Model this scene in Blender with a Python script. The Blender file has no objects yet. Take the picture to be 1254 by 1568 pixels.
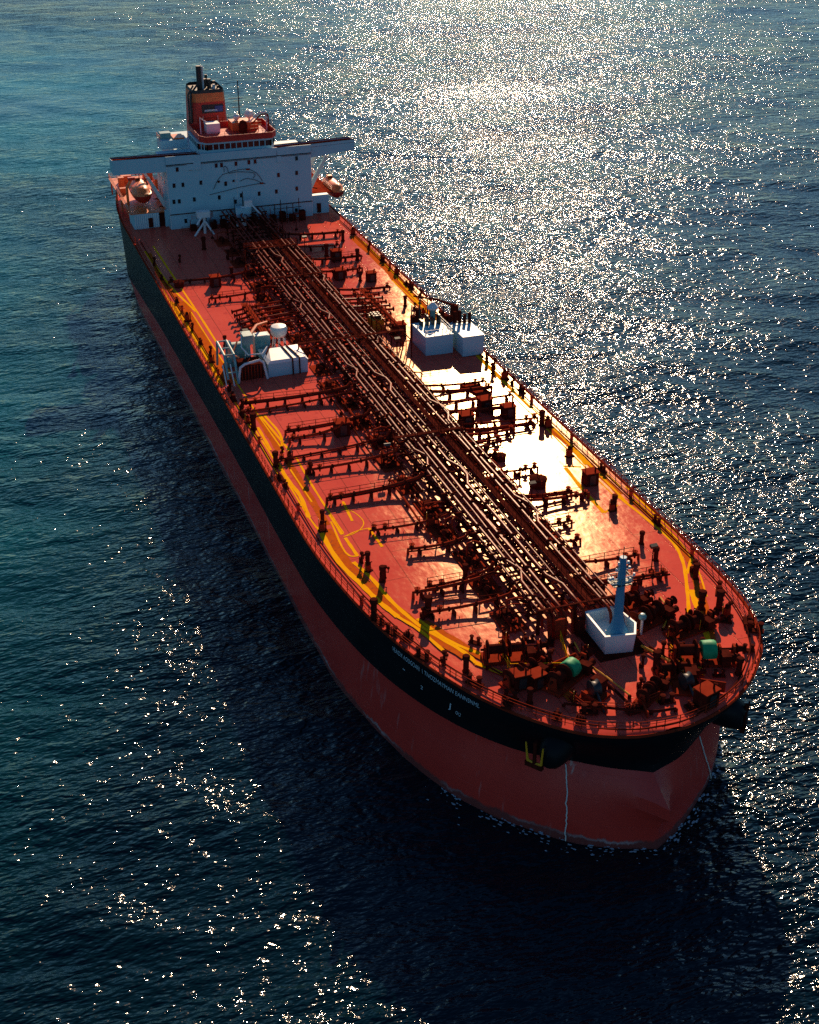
import bpy, math, random
import numpy as np
from mathutils import Vector, noise
random.seed(7)
sc = bpy.context.scene
COL = sc.collection
DK = 14.5            # height of the main deck above the water

# ------------------------------------------------------------ camera
cam_d = bpy.data.cameras.new('camera')
cam = bpy.data.objects.new('camera', cam_d)
COL.objects.link(cam)
cam.location = (94.23, -59.66, 100.14)
_p = math.radians(28.895)
_f = Vector((-0.94207*math.cos(_p), 0.33542*math.cos(_p), -math.sin(_p)))
cam.rotation_euler = _f.to_track_quat('-Z', 'Y').to_euler()
cam_d.sensor_fit = 'VERTICAL'
cam_d.sensor_height = 24.0
cam_d.lens = 2100/1568*24.0
cam_d.clip_start = 1.0
cam_d.clip_end = 60000
sc.camera = cam

# ------------------------------------------------------------ sky and sun
SUN_EL = math.radians(25.0)
_a = math.radians(5.0)                      # to the right of the view
_fx, _fy = -0.94207, 0.33542
SH = Vector((_fx*math.cos(_a)+0.33542*math.sin(_a), _fy*math.cos(_a)+0.94207*math.sin(_a), 0)).normalized()
SUN = Vector((SH.x*math.cos(SUN_EL), SH.y*math.cos(SUN_EL), math.sin(SUN_EL)))
world = bpy.data.worlds.new('World'); sc.world = world
world.use_nodes = True
wn = world.node_tree.nodes; wl = world.node_tree.links
wn.clear()
sky = wn.new('ShaderNodeTexSky'); sky.sky_type = 'NISHITA'; sky.sun_disc = False
sky.sun_elevation = SUN_EL
sky.sun_rotation = math.atan2(SUN.x, SUN.y)
sky.air_density = 1.0; sky.dust_density = 0.15; sky.ozone_density = 2.6
bg = wn.new('ShaderNodeBackground'); bg.inputs[1].default_value = 0.055
wo = wn.new('ShaderNodeOutputWorld')
tn = wn.new('ShaderNodeMix'); tn.data_type = 'RGBA'; tn.blend_type = 'MULTIPLY'
tn.inputs[0].default_value = 1.0; tn.inputs[7].default_value = (.60, .92, 1.12, 1)      # a clear, cool sky
wl.new(sky.outputs[0], tn.inputs[6]); wl.new(tn.outputs[2], bg.inputs[0]); wl.new(bg.outputs[0], wo.inputs[0])
sun_d = bpy.data.lights.new('sun', 'SUN'); sun_d.energy = 5.0; sun_d.angle = math.radians(0.5)
sun_d.color = (1.0, 0.69, 0.43)
sun_o = bpy.data.objects.new('sun', sun_d); COL.objects.link(sun_o)
sun_o.rotation_euler = (-SUN).to_track_quat('-Z', 'Y').to_euler()
sun_o.location = (0, 0, 300)
sc.view_settings.view_transform = 'Standard'
sc.view_settings.look = 'None'
sc.view_settings.exposure = 0.4
sc.view_settings.gamma = 1.0
sc.cycles.sample_clamp_direct = 0.0
sc.cycles.sample_clamp_indirect = 8.0
sc.cycles.use_denoising = False
sc.cycles.caustics_reflective = False
sc.cycles.caustics_refractive = False
sc.cycles.max_bounces = 6

#SPLIT
# ------------------------------------------------------------ node helper
class N:
    def __init__(s, name):
        s.m = bpy.data.materials.new(name); s.m.use_nodes = True
        s.t = s.m.node_tree; s.t.nodes.clear()
        s.o = s.t.nodes.new('ShaderNodeOutputMaterial')
        s.b = s.t.nodes.new('ShaderNodeBsdfPrincipled')
        s.t.links.new(s.b.outputs[0], s.o.inputs[0])
        s.tc = s.t.nodes.new('ShaderNodeTexCoord')
    def n(s, ty, **kw):
        x = s.t.nodes.new(ty)
        for k, v in kw.items():
            if k.startswith('i'): 
                x.inputs[int(k[1:])].default_value = v
            else: setattr(x, k, v)
        return x
    def l(s, a, b): s.t.links.new(a, b)
    def mapping(s, scale=(1,1,1), rot=(0,0,0), loc=(0,0,0), src=None):
        mp = s.n('ShaderNodeMapping'); mp.inputs[3].default_value = scale
        mp.inputs[2].default_value = rot; mp.inputs[1].default_value = loc
        s.l(src or s.tc.outputs['Object'], mp.inputs[0]); return mp.outputs[0]
    def noise(s, vec, scale, detail=3, rough=.5, dist=0.0):
        x = s.n('ShaderNodeTexNoise'); s.l(vec, x.inputs['Vector'])
        x.inputs['Scale'].default_value = scale; x.inputs['Detail'].default_value = detail
        x.inputs['Roughness'].default_value = rough; x.inputs['Distortion'].default_value = dist
        return x.outputs[0]
    def math(s, op, a, b=None, c=None, clamp=False):
        x = s.n('ShaderNodeMath', operation=op, use_clamp=clamp)
        for i, v in enumerate((a, b, c)):
            if v is None: continue
            if isinstance(v, (int, float)): x.inputs[i].default_value = v
            else: s.l(v, x.inputs[i])
        return x.outputs[0]
    def ramp(s, v, *stops):
        x = s.n('ShaderNodeValToRGB'); s.l(v, x.inputs[0])
        e = x.color_ramp.elements
        while len(e) < len(stops): e.new(.5)
        for i, (p, c) in enumerate(stops):
            e[i].position = p; e[i].color = c if len(c) == 4 else (*c, 1)
        return x.outputs[0]
    def mix(s, f, a, b, mode='MIX'):
        x = s.n('ShaderNodeMix', data_type='RGBA', blend_type=mode)
        for i, v in ((0, f), (6, a), (7, b)):
            if isinstance(v, (int, float)): x.inputs[i].default_value = v
            elif isinstance(v, tuple): x.inputs[i].default_value = v if len(v) == 4 else (*v, 1)
            else: s.l(v, x.inputs[i])
        return x.outputs[2]
    def set(s, name, v):
        i = s.b.inputs[name]
        if isinstance(v, (int, float)): i.default_value = v
        elif isinstance(v, tuple): i.default_value = v if len(v) == 4 else (*v, 1)
        else: s.l(v, i)
    def bump(s, h, strength=.3, dist=1.0, prev=None):
        x = s.n('ShaderNodeBump'); x.inputs['Strength'].default_value = strength
        x.inputs['Distance'].default_value = dist
        s.l(h, x.inputs['Height'])
        if prev: s.l(prev, x.inputs['Normal'])
        return x.outputs[0]

# ------------------------------------------------------------ the sea
ROT = math.atan2(_fy, _fx)                  # wind blows along the view
def water_material():
    w = N('sea_water')
    v = w.mapping(rot=(0, 0, -ROT+math.radians(12)), scale=(1.0, 0.42, 1))
    v2 = w.mapping(rot=(0, 0, -ROT-math.radians(25)), scale=(1.0, 0.55, 1), loc=(13, 5, 0))
    big = w.noise(w.mapping(rot=(0,0,-ROT), scale=(1.0, .5, 1)), 0.022, 3, .55)      # cat's paws
    amp = w.ramp(big, (.36, (.55,)*3), (.62, (1,)*3))
    h1 = w.noise(v, 0.16, 4, .55, .4)
    h2 = w.noise(v2, 0.55, 2, .55, .3)
    h3 = w.noise(v, 2.3, 1.5, .5)
    a = w.math('MULTIPLY', h1, 1.45)
    b = w.math('MULTIPLY', h2, .95)
    c = w.math('MULTIPLY', h3, 0.34)
    h = w.math('ADD', w.math('ADD', a, b), c)
    h = w.math('MULTIPLY', h, amp)
    col = w.ramp(w.noise(w.tc.outputs['Object'], .008, 2), (.35, (.0002, .006, .010)), (.7, (.0003, .010, .016)))
    # paler teal painted in for brighter sky reflection, to starboard and astern
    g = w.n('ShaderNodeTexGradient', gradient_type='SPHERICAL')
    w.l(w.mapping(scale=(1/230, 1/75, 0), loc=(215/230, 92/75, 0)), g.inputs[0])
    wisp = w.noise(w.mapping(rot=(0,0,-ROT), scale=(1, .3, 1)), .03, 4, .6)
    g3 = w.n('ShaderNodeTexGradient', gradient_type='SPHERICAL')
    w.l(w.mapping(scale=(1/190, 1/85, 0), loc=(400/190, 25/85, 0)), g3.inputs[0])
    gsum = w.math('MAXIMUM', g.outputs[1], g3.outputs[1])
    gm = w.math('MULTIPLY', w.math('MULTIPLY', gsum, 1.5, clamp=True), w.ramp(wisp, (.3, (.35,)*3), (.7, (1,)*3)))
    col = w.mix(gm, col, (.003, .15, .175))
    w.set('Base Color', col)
    # calmer patches: the painted teal areas, and the lee side ahead of the port bow
    g2 = w.n('ShaderNodeTexGradient', gradient_type='SPHERICAL')
    w.l(w.mapping(scale=(1/230, 1/100, 0), loc=(90/230, -135/100, 0)), g2.inputs[0])
    calm = w.math('SUBTRACT', 1.0, w.math('ADD', w.math('MULTIPLY', gsum, .75), w.math('MULTIPLY', g2.outputs[1], .6)), clamp=True)
    w.set('Normal', w.bump(w.math('MULTIPLY', h, w.math('MAXIMUM', calm, .35)), 1.0, 1.0))
    w.set('Roughness', w.ramp(w.noise(w.tc.outputs['Object'], 1.3, 2, .5), (.42, (.035,)*3), (.66, (.12,)*3)))
    w.set('Specular Tint', (.84, .84, .92))
    w.set('IOR', 1.33)
    return w.m

def ocean():
    cx, cy = 94.0, -59.7
    rs = [0.0]; r = 20.0
    while r < 45000:
        rs.append(r); r += r*(0.0065 if r < 900 else .05)
    vis = ROT
    fine = np.arange(-24, 24.01, 0.12); coarse = np.arange(27, 333.1, 3.0)
    th = np.radians(np.concatenate([fine, coarse])) + vis
    nr, nt = len(rs), len(th)
    R, T = np.meshgrid(np.array(rs), th, indexing='ij')
    X = cx+R*np.cos(T); Y = cy+R*np.sin(T); Z = np.zeros_like(X)
    rng = np.random.RandomState(3)
    fade = np.clip((1100-R)/500, 0, 1)
    for k in range(46):
        L = 4.5*(1.085**k); 
        d = ROT + rng.normal(0, .55) + math.radians(12)
        A = 0.0032*L*(1.0 if L < 14 else (14/L)**1.0)
        step = np.maximum(R*0.0065, R*0.0021)
        ok = np.clip((L/ (step+1e-6) - 2.0)/2.0, 0, 1)
        ph = rng.uniform(0, 6.28)
        s = np.sin(2*math.pi/L*(X*math.cos(d)+Y*math.sin(d))+ph)
        Z += A*(s + .25*np.cos(2*(2*math.pi/L*(X*math.cos(d)+Y*math.sin(d))+ph)))*ok
    Z *= fade
    me = bpy.data.meshes.new('sea_water')
    vco = np.stack([X, Y, Z], -1).reshape(-1, 3)
    i = np.arange(nr-1)[:, None]*nt; j = np.arange(nt)[None, :]; j2 = (j+1) % nt
    f = np.stack([i+j, i+nt+j, i+nt+j2, i+j2], -1).reshape(-1, 4)
    me.vertices.add(len(vco)); me.vertices.foreach_set('co', vco.ravel())
    me.loops.add(f.size); me.loops.foreach_set('vertex_index', f.ravel().astype(np.int32))
    me.polygons.add(len(f)); me.polygons.foreach_set('loop_start', np.arange(0, f.size, 4, dtype=np.int32))
    me.polygons.foreach_set('loop_total', np.full(len(f), 4, dtype=np.int32))
    me.polygons.foreach_set('use_smooth', np.ones(len(f), dtype=bool))
    me.update(); me.validate()
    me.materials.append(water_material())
    o = bpy.data.objects.new('sea_water', me); COL.objects.link(o)
    o['kind'] = 'structure'
    return o
ocean()
# ------------------------------------------------------------ mesh helper
def dz(y): return DK + 0.4*(1-(y/22.3)**2)
class MB:
    def __init__(s): s.v = []; s.f = []; s.mi = []; s.sm = []; s.mats = []
    def mat(s, m):
        if m not in s.mats: s.mats.append(m)
        return s.mats.index(m)
    def add(s, vs, fs, m, smooth=False):
        b = len(s.v); s.v += [tuple(v) for v in vs]; k = s.mat(m)
        for f in fs: s.f.append([b+i for i in f]); s.mi.append(k); s.sm.append(smooth)
    def box(s, c, d, m, rz=0, top=1.0, topd=None, ry=0):
        """c = centre of the base, d = full sizes; top = taper"""
        x, y, z = d[0]/2, d[1]/2, d[2]
        tx, ty = (topd if topd else (top, top))
        P = [(-x,-y,0),(x,-y,0),(x,y,0),(-x,y,0),(-x*tx,-y*ty,z),(x*tx,-y*ty,z),(x*tx,y*ty,z),(-x*tx,y*ty,z)]
        cr, sr = math.cos(rz), math.sin(rz)
        cy_, sy_ = math.cos(ry), math.sin(ry)
        Q = []
        for p in P:
            px, pz = p[0]*cy_+p[2]*sy_, -p[0]*sy_+p[2]*cy_
            Q.append((c[0]+px*cr-p[1]*sr, c[1]+px*sr+p[1]*cr, c[2]+pz))
        s.add(Q, [(0,3,2,1),(4,5,6,7),(0,1,5,4),(1,2,6,5),(2,3,7,6),(3,0,4,7)], m)
        return s
    def tube(s, pts, r, m, n=6, cap=True, r2=None):
        pts = [Vector(p) for p in pts]; k = len(pts); vs = []; up = Vector((0,0,1))
        last = None
        for i, p in enumerate(pts):
            if i == 0: d = pts[1]-p
            elif i == k-1: d = p-pts[i-1]
            else: d = (pts[i+1]-p).normalized()+(p-pts[i-1]).normalized()
            if d.length < 1e-9: d = Vector((0,0,1))
            d.normalize()
            if last is None:
                ref = up if abs(d.z) < .95 else Vector((1,0,0))
                u = d.cross(ref).normalized()
            else:
                u = (last - d*last.dot(d))
                u = u.normalized() if u.length > 1e-6 else d.orthogonal().normalized()
            last = u; w = d.cross(u)
            rr = r if r2 is None else r+(r2-r)*i/(k-1)
            for j in range(n):
                a = 2*math.pi*j/n + math.pi/n
                vs.append(p+u*math.cos(a)*rr+w*math.sin(a)*rr)
        fs = []
        for i in range(k-1):
            for j in range(n):
                j2 = (j+1) % n
                fs.append((i*n+j, i*n+j2, (i+1)*n+j2, (i+1)*n+j))
        if cap: fs.append(tuple(range(n-1,-1,-1))); fs.append(tuple((k-1)*n+j for j in range(n)))
        s.add(vs, fs, m, n > 5)
        return s
    def lathe(s, c, prof, m, n=12, axis='z', sy=1.0):
        """prof = [(radius, height)...] round an axis through c"""
        vs = []
        for r, h in prof:
            for j in range(n):
                a = 2*math.pi*j/n
                u, v = r*math.cos(a), r*math.sin(a)*sy
                vs.append({'z': (c[0]+u, c[1]+v, c[2]+h), 'x': (c[0]+h, c[1]+u, c[2]+v), 'y': (c[0]+u, c[1]+h, c[2]+v)}[axis])
        fs = []
        for i in range(len(prof)-1):
            for j in range(n):
                j2 = (j+1) % n
                q = (i*n+j, i*n+j2, (i+1)*n+j2, (i+1)*n+j)
                fs.append(q if axis != 'y' else q[::-1])
        e = (tuple(range(n-1,-1,-1)), tuple((len(prof)-1)*n+j for j in range(n)))
        fs += [t if axis != 'y' else t[::-1] for t in e]
        s.add(vs, fs, m, n > 7)
        return s
    def build(s, name, parent=None, label=None, autosmooth=True):
        me = bpy.data.meshes.new(name)
        me.from_pydata(s.v, [], s.f)
        for m in s.mats: me.materials.append(m)
        me.polygons.foreach_set('material_index', s.mi)
        me.polygons.foreach_set('use_smooth', s.sm)
        me.update()
        if any(s.sm): me.set_sharp_from_angle(angle=math.radians(42))
        o = bpy.data.objects.new(name, me); COL.objects.link(o)
        if parent:
            o.parent = parent
            w = Vector(root_loc(parent)); 
            o.location = -w
        if label: o['label'] = label
        return o
def root_loc(o):
    l = Vector((0,0,0))
    while o: l = l + Vector(o.location); o = o.parent
    return l
def empty(name, loc, label=None, cat=None, group=None, parent=None):
    o = bpy.data.objects.new(name, None); COL.objects.link(o)
    o.empty_display_size = .5
    if parent: o.parent = parent; o.location = Vector(loc)-root_loc(parent)
    else: o.location = loc
    if label: o['label'] = label
    if cat: o['category'] = cat
    if group: o['group'] = group
    return o
def tag(o, label, cat, group=None):
    o['label'] = label; o['category'] = cat
    if group: o['group'] = group
    return o

# ------------------------------------------------------------ materials
def paint(name, c1, c2, rough=.45, scale=.6, spec=.5, rust=None, rust_amt=.62, bump=.0, metal=0.0, tint=None):
    w = N(name)
    n1 = w.noise(w.tc.outputs['Object'], scale, 5, .65)
    col = w.ramp(n1, (.35, c1), (.68, c2))
    if rust:
        n2 = w.noise(w.mapping(scale=(1,1,.35)), scale*3.3, 6, .7)
        col = w.mix(w.ramp(n2, (rust_amt, (0,0,0)), (rust_amt+.09, (1,1,1))), col, rust)
    w.set('Base Color', col)
    n3 = w.noise(w.tc.outputs['Object'], scale*2.2, 4, .6)
    w.set('Roughness', w.math('ADD', w.math('MULTIPLY', n3, .22), rough-.11))
    w.set('Specular IOR Level', spec); w.set('Metallic', metal)
    if tint: w.set('Specular Tint', tint)
    if bump: w.set('Normal', w.bump(w.noise(w.tc.outputs['Object'], scale*5, 3), bump, .05))
    return w.m

def deck_material():
    w = N('deck_paint')
    ob = w.tc.outputs['Object']
    n1 = w.noise(ob, .09, 5, .6); n2 = w.noise(ob, .9, 5, .7); n3 = w.noise(w.mapping(scale=(.35, 1.6, 1)), .6, 5, .65)
    col = w.ramp(n1, (.3, (.62, .076, .052)), (.7, (.76, .110, .068)))
    col = w.mix(w.ramp(n2, (.56, (0,0,0)), (.72, (.8,)*3)), col, (.48, .050, .042))
    col = w.mix(w.ramp(n3, (.6, (0,0,0)), (.72, (.4,)*3)), col, (.60, .11, .05))
    # plate seams
    br = w.n('ShaderNodeTexBrick'); w.l(w.mapping(scale=(.09, .09, 1)), br.inputs['Vector'])
    br.offset = .5; br.inputs['Scale'].default_value = 1.0; br.inputs['Mortar Size'].default_value = .006
    br.inputs['Brick Width'].default_value = 1.1; br.inputs['Row Height'].default_value = .3
    seam = br.outputs['Fac']
    col = w.mix(w.math('MULTIPLY', seam, .55), col, (.16, .03, .02))
    w.set('Base Color', col)
    rr = w.math('ADD', w.math('MULTIPLY', n2, .10), .15)
    rr = w.math('ADD', rr, w.math('MULTIPLY', n1, .08))
    w.set('Roughness', rr)
    w.set('Specular IOR Level', 0.0)
    fine = w.noise(ob, 2.4, 5, .7)
    warp = w.noise(w.mapping(scale=(1, 1.6, 1)), .45, 2, .5)
    hh = w.math('ADD', w.math('MULTIPLY', fine, .004), w.math('MULTIPLY', warp, .022))
    hh = w.math('ADD', hh, w.math('MULTIPLY', seam, .01))
    nb = w.bump(hh, 1.0, 1.0)
    w.set('Normal', nb)
    gl = w.n('ShaderNodeBsdfGlossy', distribution='BECKMANN'); gl.inputs['Color'].default_value = (1, .80, .55, 1)
    w.l(rr, gl.inputs['Roughness']); w.l(nb, gl.inputs['Normal'])
    fr_ = w.n('ShaderNodeFresnel'); fr_.inputs[0].default_value = 1.36; w.l(nb, fr_.inputs[1])
    mx_ = w.n('ShaderNodeMixShader'); w.l(w.math('MULTIPLY', fr_.outputs[0], .45), mx_.inputs[0])
    w.l(w.b.outputs[0], mx_.inputs[1]); w.l(gl.outputs[0], mx_.inputs[2]); w.l(mx_.outputs[0], w.o.inputs[0])
    return w.m

def hull_material(name, c1, c2, streak, spec=.5, rough=.4, s_amt=.64):
    w = N(name); ob = w.tc.outputs['Object']
    n1 = w.noise(ob, .12, 5, .6)
    col = w.ramp(n1, (.3, c1), (.7, c2))
    st = w.noise(w.mapping(scale=(1.1, 1.1, .07)), 1.2, 4, .6)
    sel = w.noise(w.mapping(scale=(1, 1, .4)), .12, 2)
    f = w.math('MULTIPLY', w.ramp(st, (s_amt, (0,0,0)), (s_amt+.08, (1,)*3)), w.ramp(sel, (.5, (0,0,0)), (.62, (1,)*3)))
    col = w.mix(f, col, streak)
    br = w.n('ShaderNodeTexBrick'); w.l(w.mapping(scale=(.1, .1, .1), rot=(math.pi/2, 0, 0)), br.inputs['Vector'])
    br.inputs['Scale'].default_value = 1.0; br.inputs['Mortar Size'].default_value = .005
    br.inputs['Brick Width'].default_value = 1.2; br.inputs['Row Height'].default_value = .28
    # scum and wet weed left at the waterline
    sx = w.n('ShaderNodeSeparateXYZ'); w.l(w.n('ShaderNodeNewGeometry').outputs['Position'], sx.inputs[0])
    edge = w.math('ADD', sx.outputs[2], w.math('MULTIPLY', w.noise(w.mapping(scale=(1,1,.5)), .7, 5, .7), -1.8))
    col = w.mix(w.ramp(edge, (0.0, (.8,)*3), (.35, (0,0,0))), col, (.10, .045, .04))
    scum = w.math('MULTIPLY', w.ramp(w.math('ABSOLUTE', edge), (0, (1,)*3), (.28, (0,0,0))), w.ramp(w.noise(ob, .09, 3), (.46, (0,0,0)), (.6, (.8,)*3)))
    col = w.mix(scum, col, (.52, .40, .40))
    w.set('Base Color', col)
    w.set('Roughness', w.math('ADD', w.math('MULTIPLY', w.noise(ob, .8, 4), .2), rough-.1))
    w.set('Specular IOR Level', spec)
    dent = w.noise(w.mapping(scale=(1, 1, .7)), .38, 3, .5)
    hh = w.math('ADD', w.math('MULTIPLY', dent, .05), w.math('MULTIPLY', br.outputs['Fac'], -.012))
    w.set('Normal', w.bump(hh, .7, 1.0))
    return w.m
M = {}
M['deck'] = deck_material()
M['hull_black'] = hull_material('hull_black_paint', (.004, .005, .007), (.008, .010, .012), (.05, .045, .04), .12, .45)
M['hull_red'] = hull_material('hull_red_antifouling', (.58, .034, .024), (.70, .048, .032), (.60, .34, .30), .4, .42, .60)
M['deck_red'] = paint('deck_red_steel', (.24, .026, .012), (.34, .045, .018), .5, .5, .0, (.10, .022, .012), .6, tint=(1,.6,.4))
M['pipe_red'] = paint('pipe_red_steel', (.20, .020, .010), (.32, .040, .018), .36, .8, .035, (.06, .014, .01), .55, tint=(1,.42,.25))
M['dark'] = paint('dark_steel', (.05, .010, .007), (.11, .018, .011), .5, .9, .0, (.12, .03, .015), .6, tint=(1,.6,.45))
M['black'] = paint('black_steel', (.012, .012, .013), (.03, .026, .024), .5, .9, .5)
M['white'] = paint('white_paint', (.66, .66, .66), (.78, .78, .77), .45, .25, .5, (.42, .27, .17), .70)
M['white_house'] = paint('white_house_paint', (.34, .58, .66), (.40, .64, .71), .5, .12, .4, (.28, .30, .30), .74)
M['teal'] = paint('teal_machine_paint', (.10, .27, .28), (.18, .38, .38), .4, .7, .6, (.30, .14, .07), .6)
M['yellow'] = paint('yellow_paint', (.72, .30, .012), (.85, .40, .02), .45, .5, .5, (.45, .10, .03), .63)
M['orange'] = paint('orange_paint', (.68, .14, .03), (.82, .20, .05), .42, .6, .5)
M['red'] = paint('signal_red_paint', (.50, .02, .012), (.62, .035, .02), .42, .6, .5)
M['green'] = paint('green_canvas', (.0, .26, .10), (.01, .36, .14), .6, 1.4, .3)
M['glass'] = paint('dark_window_glass', (.006, .009, .012), (.014, .018, .022), .15, .6, .5)
M['rope'] = paint('pale_rope', (.62, .6, .55), (.8, .78, .72), .7, 3, .2)
M['mark_white'] = paint('white_marking', (.55, .66, .74), (.75, .82, .86), .5, 1.5, .3)
M['blue'] = paint('blue_sign_paint', (.02, .06, .22), (.03, .09, .30), .4, .6, .4)

# ------------------------------------------------------------ hull outline (x forward, y to port)
DECK_S = [(-221.5, 1.0), (-221.2,-8), (-219,-14.5), (-213,-19.2),(-204,-21.2),(-193,-22.1),(-180,-22.3),(-150,-22.3),(-110,-22.3),(-80,-22.3),(-61,-22.3),(-46,-22.1),(-34.1,-20.9),(-24.4,-19.0),(-16.2,-16.2),(-10.6,-13.4),(-6.0,-10.0),(-2.6,-6.3),(-0.7,-2.0),(-0.3,1.2)]
DECK_P = [(-0.3,1.2),(-0.35,3.5),(-1.5,8),(-4,12.6),(-7.2,16.1),(-10.8,18.9),(-16.3,21),(-24,22.1),(-33.2,22.3),(-50.8,22.3),(-80,22.3),(-110,22.3),(-150,22.3),(-180,22.3),(-193,22.1),(-204,21.2),(-213,19.2),(-219,15),(-221.2,9),(-221.5,1.0)]
LINE_S = [(-219.5, 1.0), (-219,-7), (-216.5,-12.5),(-211,-17),(-203,-20),(-193,-21.8),(-180,-22.3),(-150,-22.3),(-110,-22.3),(-80,-22.3),(-61,-22.3),(-46,-22.0),(-34.5,-20.8),(-25.5,-18.9),(-17.5,-16.0),(-12.4,-13.2),(-8.6,-10.2),(-5.8,-6.6),(-3.0,-3.0),(-1.1,.6)]
LINE_P = [(-1.1,.6),(-2.1,4.2),(-4.6,8.0),(-7.2,11.2),(-10.6,14.4),(-14.6,17.4),(-19.5,19.8),(-26,21.6),(-34.2,22.3),(-50.8,22.3),(-80,22.3),(-110,22.3),(-150,22.3),(-180,22.3),(-193,21.9),(-203,20.2),(-211,17.2),(-216.5,13),(-219,8),(-219.5,1.0)]
WL_S = [(-210, 1.0), (-209.5,-3.5), (-207.5,-7.5),(-203.5,-12.5),(-198,-17),(-191,-20.6),(-180,-22.1),(-150,-22.3),(-110,-22.3),(-80,-22.3),(-61,-22.3),(-47,-22.2),(-38.1,-21.9),(-30.8,-20.9),(-24.4,-19.5),(-18.3,-17.7),(-12.5,-14.9),(-6.6,-10.2),(-2.2,-5.4),(0.7,1.1)]
WL_P = [(0.7,1.1),(-1.4,4.8),(-4.0,8.3),(-7.2,12.0),(-11.3,15.4),(-15.6,17.9),(-20.5,19.9),(-27,21.7),(-35.2,22.3),(-50.8,22.3),(-80,22.3),(-110,22.3),(-150,22.3),(-180,22.2),(-191,20.8),(-198,17.4),(-203.5,13),(-207.5,8.5),(-209.5,4.5),(-210,1.0)]
def spline(pts, sub):
    P = [np.array(p, float) for p in pts]; out = []
    for i in range(len(P)-1):
        p0 = P[i-1] if i else 2*P[0]-P[1]; p1, p2 = P[i], P[i+1]
        p3 = P[i+2] if i+2 < len(P) else 2*P[-1]-P[-2]
        d0 = max(np.linalg.norm(p1-p0)**.5, 1e-6); d1 = max(np.linalg.norm(p2-p1)**.5, 1e-6); d2 = max(np.linalg.norm(p3-p2)**.5, 1e-6)
        m1 = (p2-p1)/1 + 0; 
        t1 = ((p1-p0)/d0-(p2-p0)/(d0+d1)+(p2-p1)/d1)*d1
        t2 = ((p2-p1)/d1-(p3-p1)/(d1+d2)+(p3-p2)/d2)*d1
        for k in range(sub):
            u = k/sub
            out.append((2*u**3-3*u**2+1)*p1+(u**3-2*u**2+u)*t1+(-2*u**3+3*u**2)*p2+(u**3-u**2)*t2)
    out.append(P[-1]); return out
SUB = 6
def loop(S, Pt): return np.array(spline(S, SUB)+spline(Pt, SUB)[1:-1])
LD, LL, LW = loop(DECK_S, DECK_P), loop(LINE_S, LINE_P), loop(WL_S, WL_P)
NS = len(spline(DECK_S, SUB))
def line_z(x):
    return DK - np.interp(x, [-219, -205, -195, -175, -150, -90, -50, -20, 0], [13.2, 12.8, 12.3, 10.2, 8.8, 7.4, 7.2, 6.2, 5.3])
def hull_ring(t):
    """t: 0 deck, 1 paint line, 2 waterline, 3 below water"""
    n = len(LD); out = []
    for i in range(n):
        zl = line_z(LL[i][0])
        if t <= 1:
            p = LD[i]*(1-t)+LL[i]*t
            u = t*t*(3-2*t) if abs(LD[i][0]) < 60 else t
            p = LD[i]*(1-u)+LL[i]*u; z = DK*(1-t)+zl*t
        elif t <= 2:
            s = t-1; u = s*s*(3-2*s) if abs(LD[i][0]) < 60 else s
            u = 1-(1-s)**2.2 if abs(LD[i][0]) < 60 else s; p = LL[i]*(1-u)+LW[i]*u; z = zl*(1-s)
        else:
            s = t-2; p = LW[i]; z = -3.0*s
        x, y = p
        # nose of the bulb just under the black paint
        if .9 < t <= 2.6:
            hz = math.exp(-((z-6.2)/1.9)**2)
            x += 3.3*math.exp(-abs(y-.8)/1.5)*hz*(1 if x > -12 else 0)
        out.append((x, y, z))
    return out
def hull():
    m = MB(); ts = [0, .12, .25, .4, .55, .7, .85, 1.0, 1.12, 1.25, 1.4, 1.55, 1.7, 1.85, 2, 3]
    R = [hull_ring(t) for t in ts]; n = len(R[0])
    for k in range(len(ts)-1):
        vs = R[k]+R[k+1]
        m.add(vs, [(j, (j+1) % n, n+(j+1) % n, n+j) for j in range(n)], M['hull_black'] if ts[k+1] <= 1.0 else M['hull_red'], True)
    o = m.build('hull', ship)
    import bmesh
    bm = bmesh.new(); bm.from_mesh(o.data)
    bmesh.ops.remove_doubles(bm, verts=bm.verts, dist=1e-4)
    bmesh.ops.recalc_face_normals(bm, faces=bm.faces)
    bm.to_mesh(o.data); bm.free(); o.data.set_sharp_from_angle(angle=math.radians(17))
    return o
def deck():
    m = MB(); vs = []; fs = []; K = 14
    n = NS
    stb = LD[:NS]; prt = np.concatenate([LD[NS-1:], LD[:1]])[::-1]
    # pair equal x stations
    xs = np.unique(np.concatenate([np.linspace(-221.4, -200, 20), np.linspace(-200, -40, 60), np.linspace(-40, -.35, 60)]))
    for x in xs:
        ys = np.interp(x, stb[:, 0], stb[:, 1]); yp = np.interp(x, prt[:, 0], prt[:, 1])
        for k in range(K+1):
            y = ys+(yp-ys)*k/K; e = 1-abs(2*k/K-1)
            vs.append((x, y, DK+.4*(1-(2*k/K-1)**2)))
    for i in range(len(xs)-1):
        for k in range(K):
            a = i*(K+1)+k; fs.append((a, a+K+1, a+K+2, a+1))
    m.add(vs, fs, M['deck'], True)
    # rim (rounded gunwale bar)
    n = len(LD)
    ring = [(p[0], p[1], DK+.02) for p in LD]+[(LD[0][0], LD[0][1], DK+.02)]
    o = m.build('deck', ship)
    g = MB(); g.tube(ring, .17, M['deck_red'], 6, False); g.build('gunwale', ship)
    return o
ship = empty('oil_tanker', (-110, 0, 0), 'long red-decked oil tanker with black and dark red hull lying on the sea', 'tanker')
hull(); deck()
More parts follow.
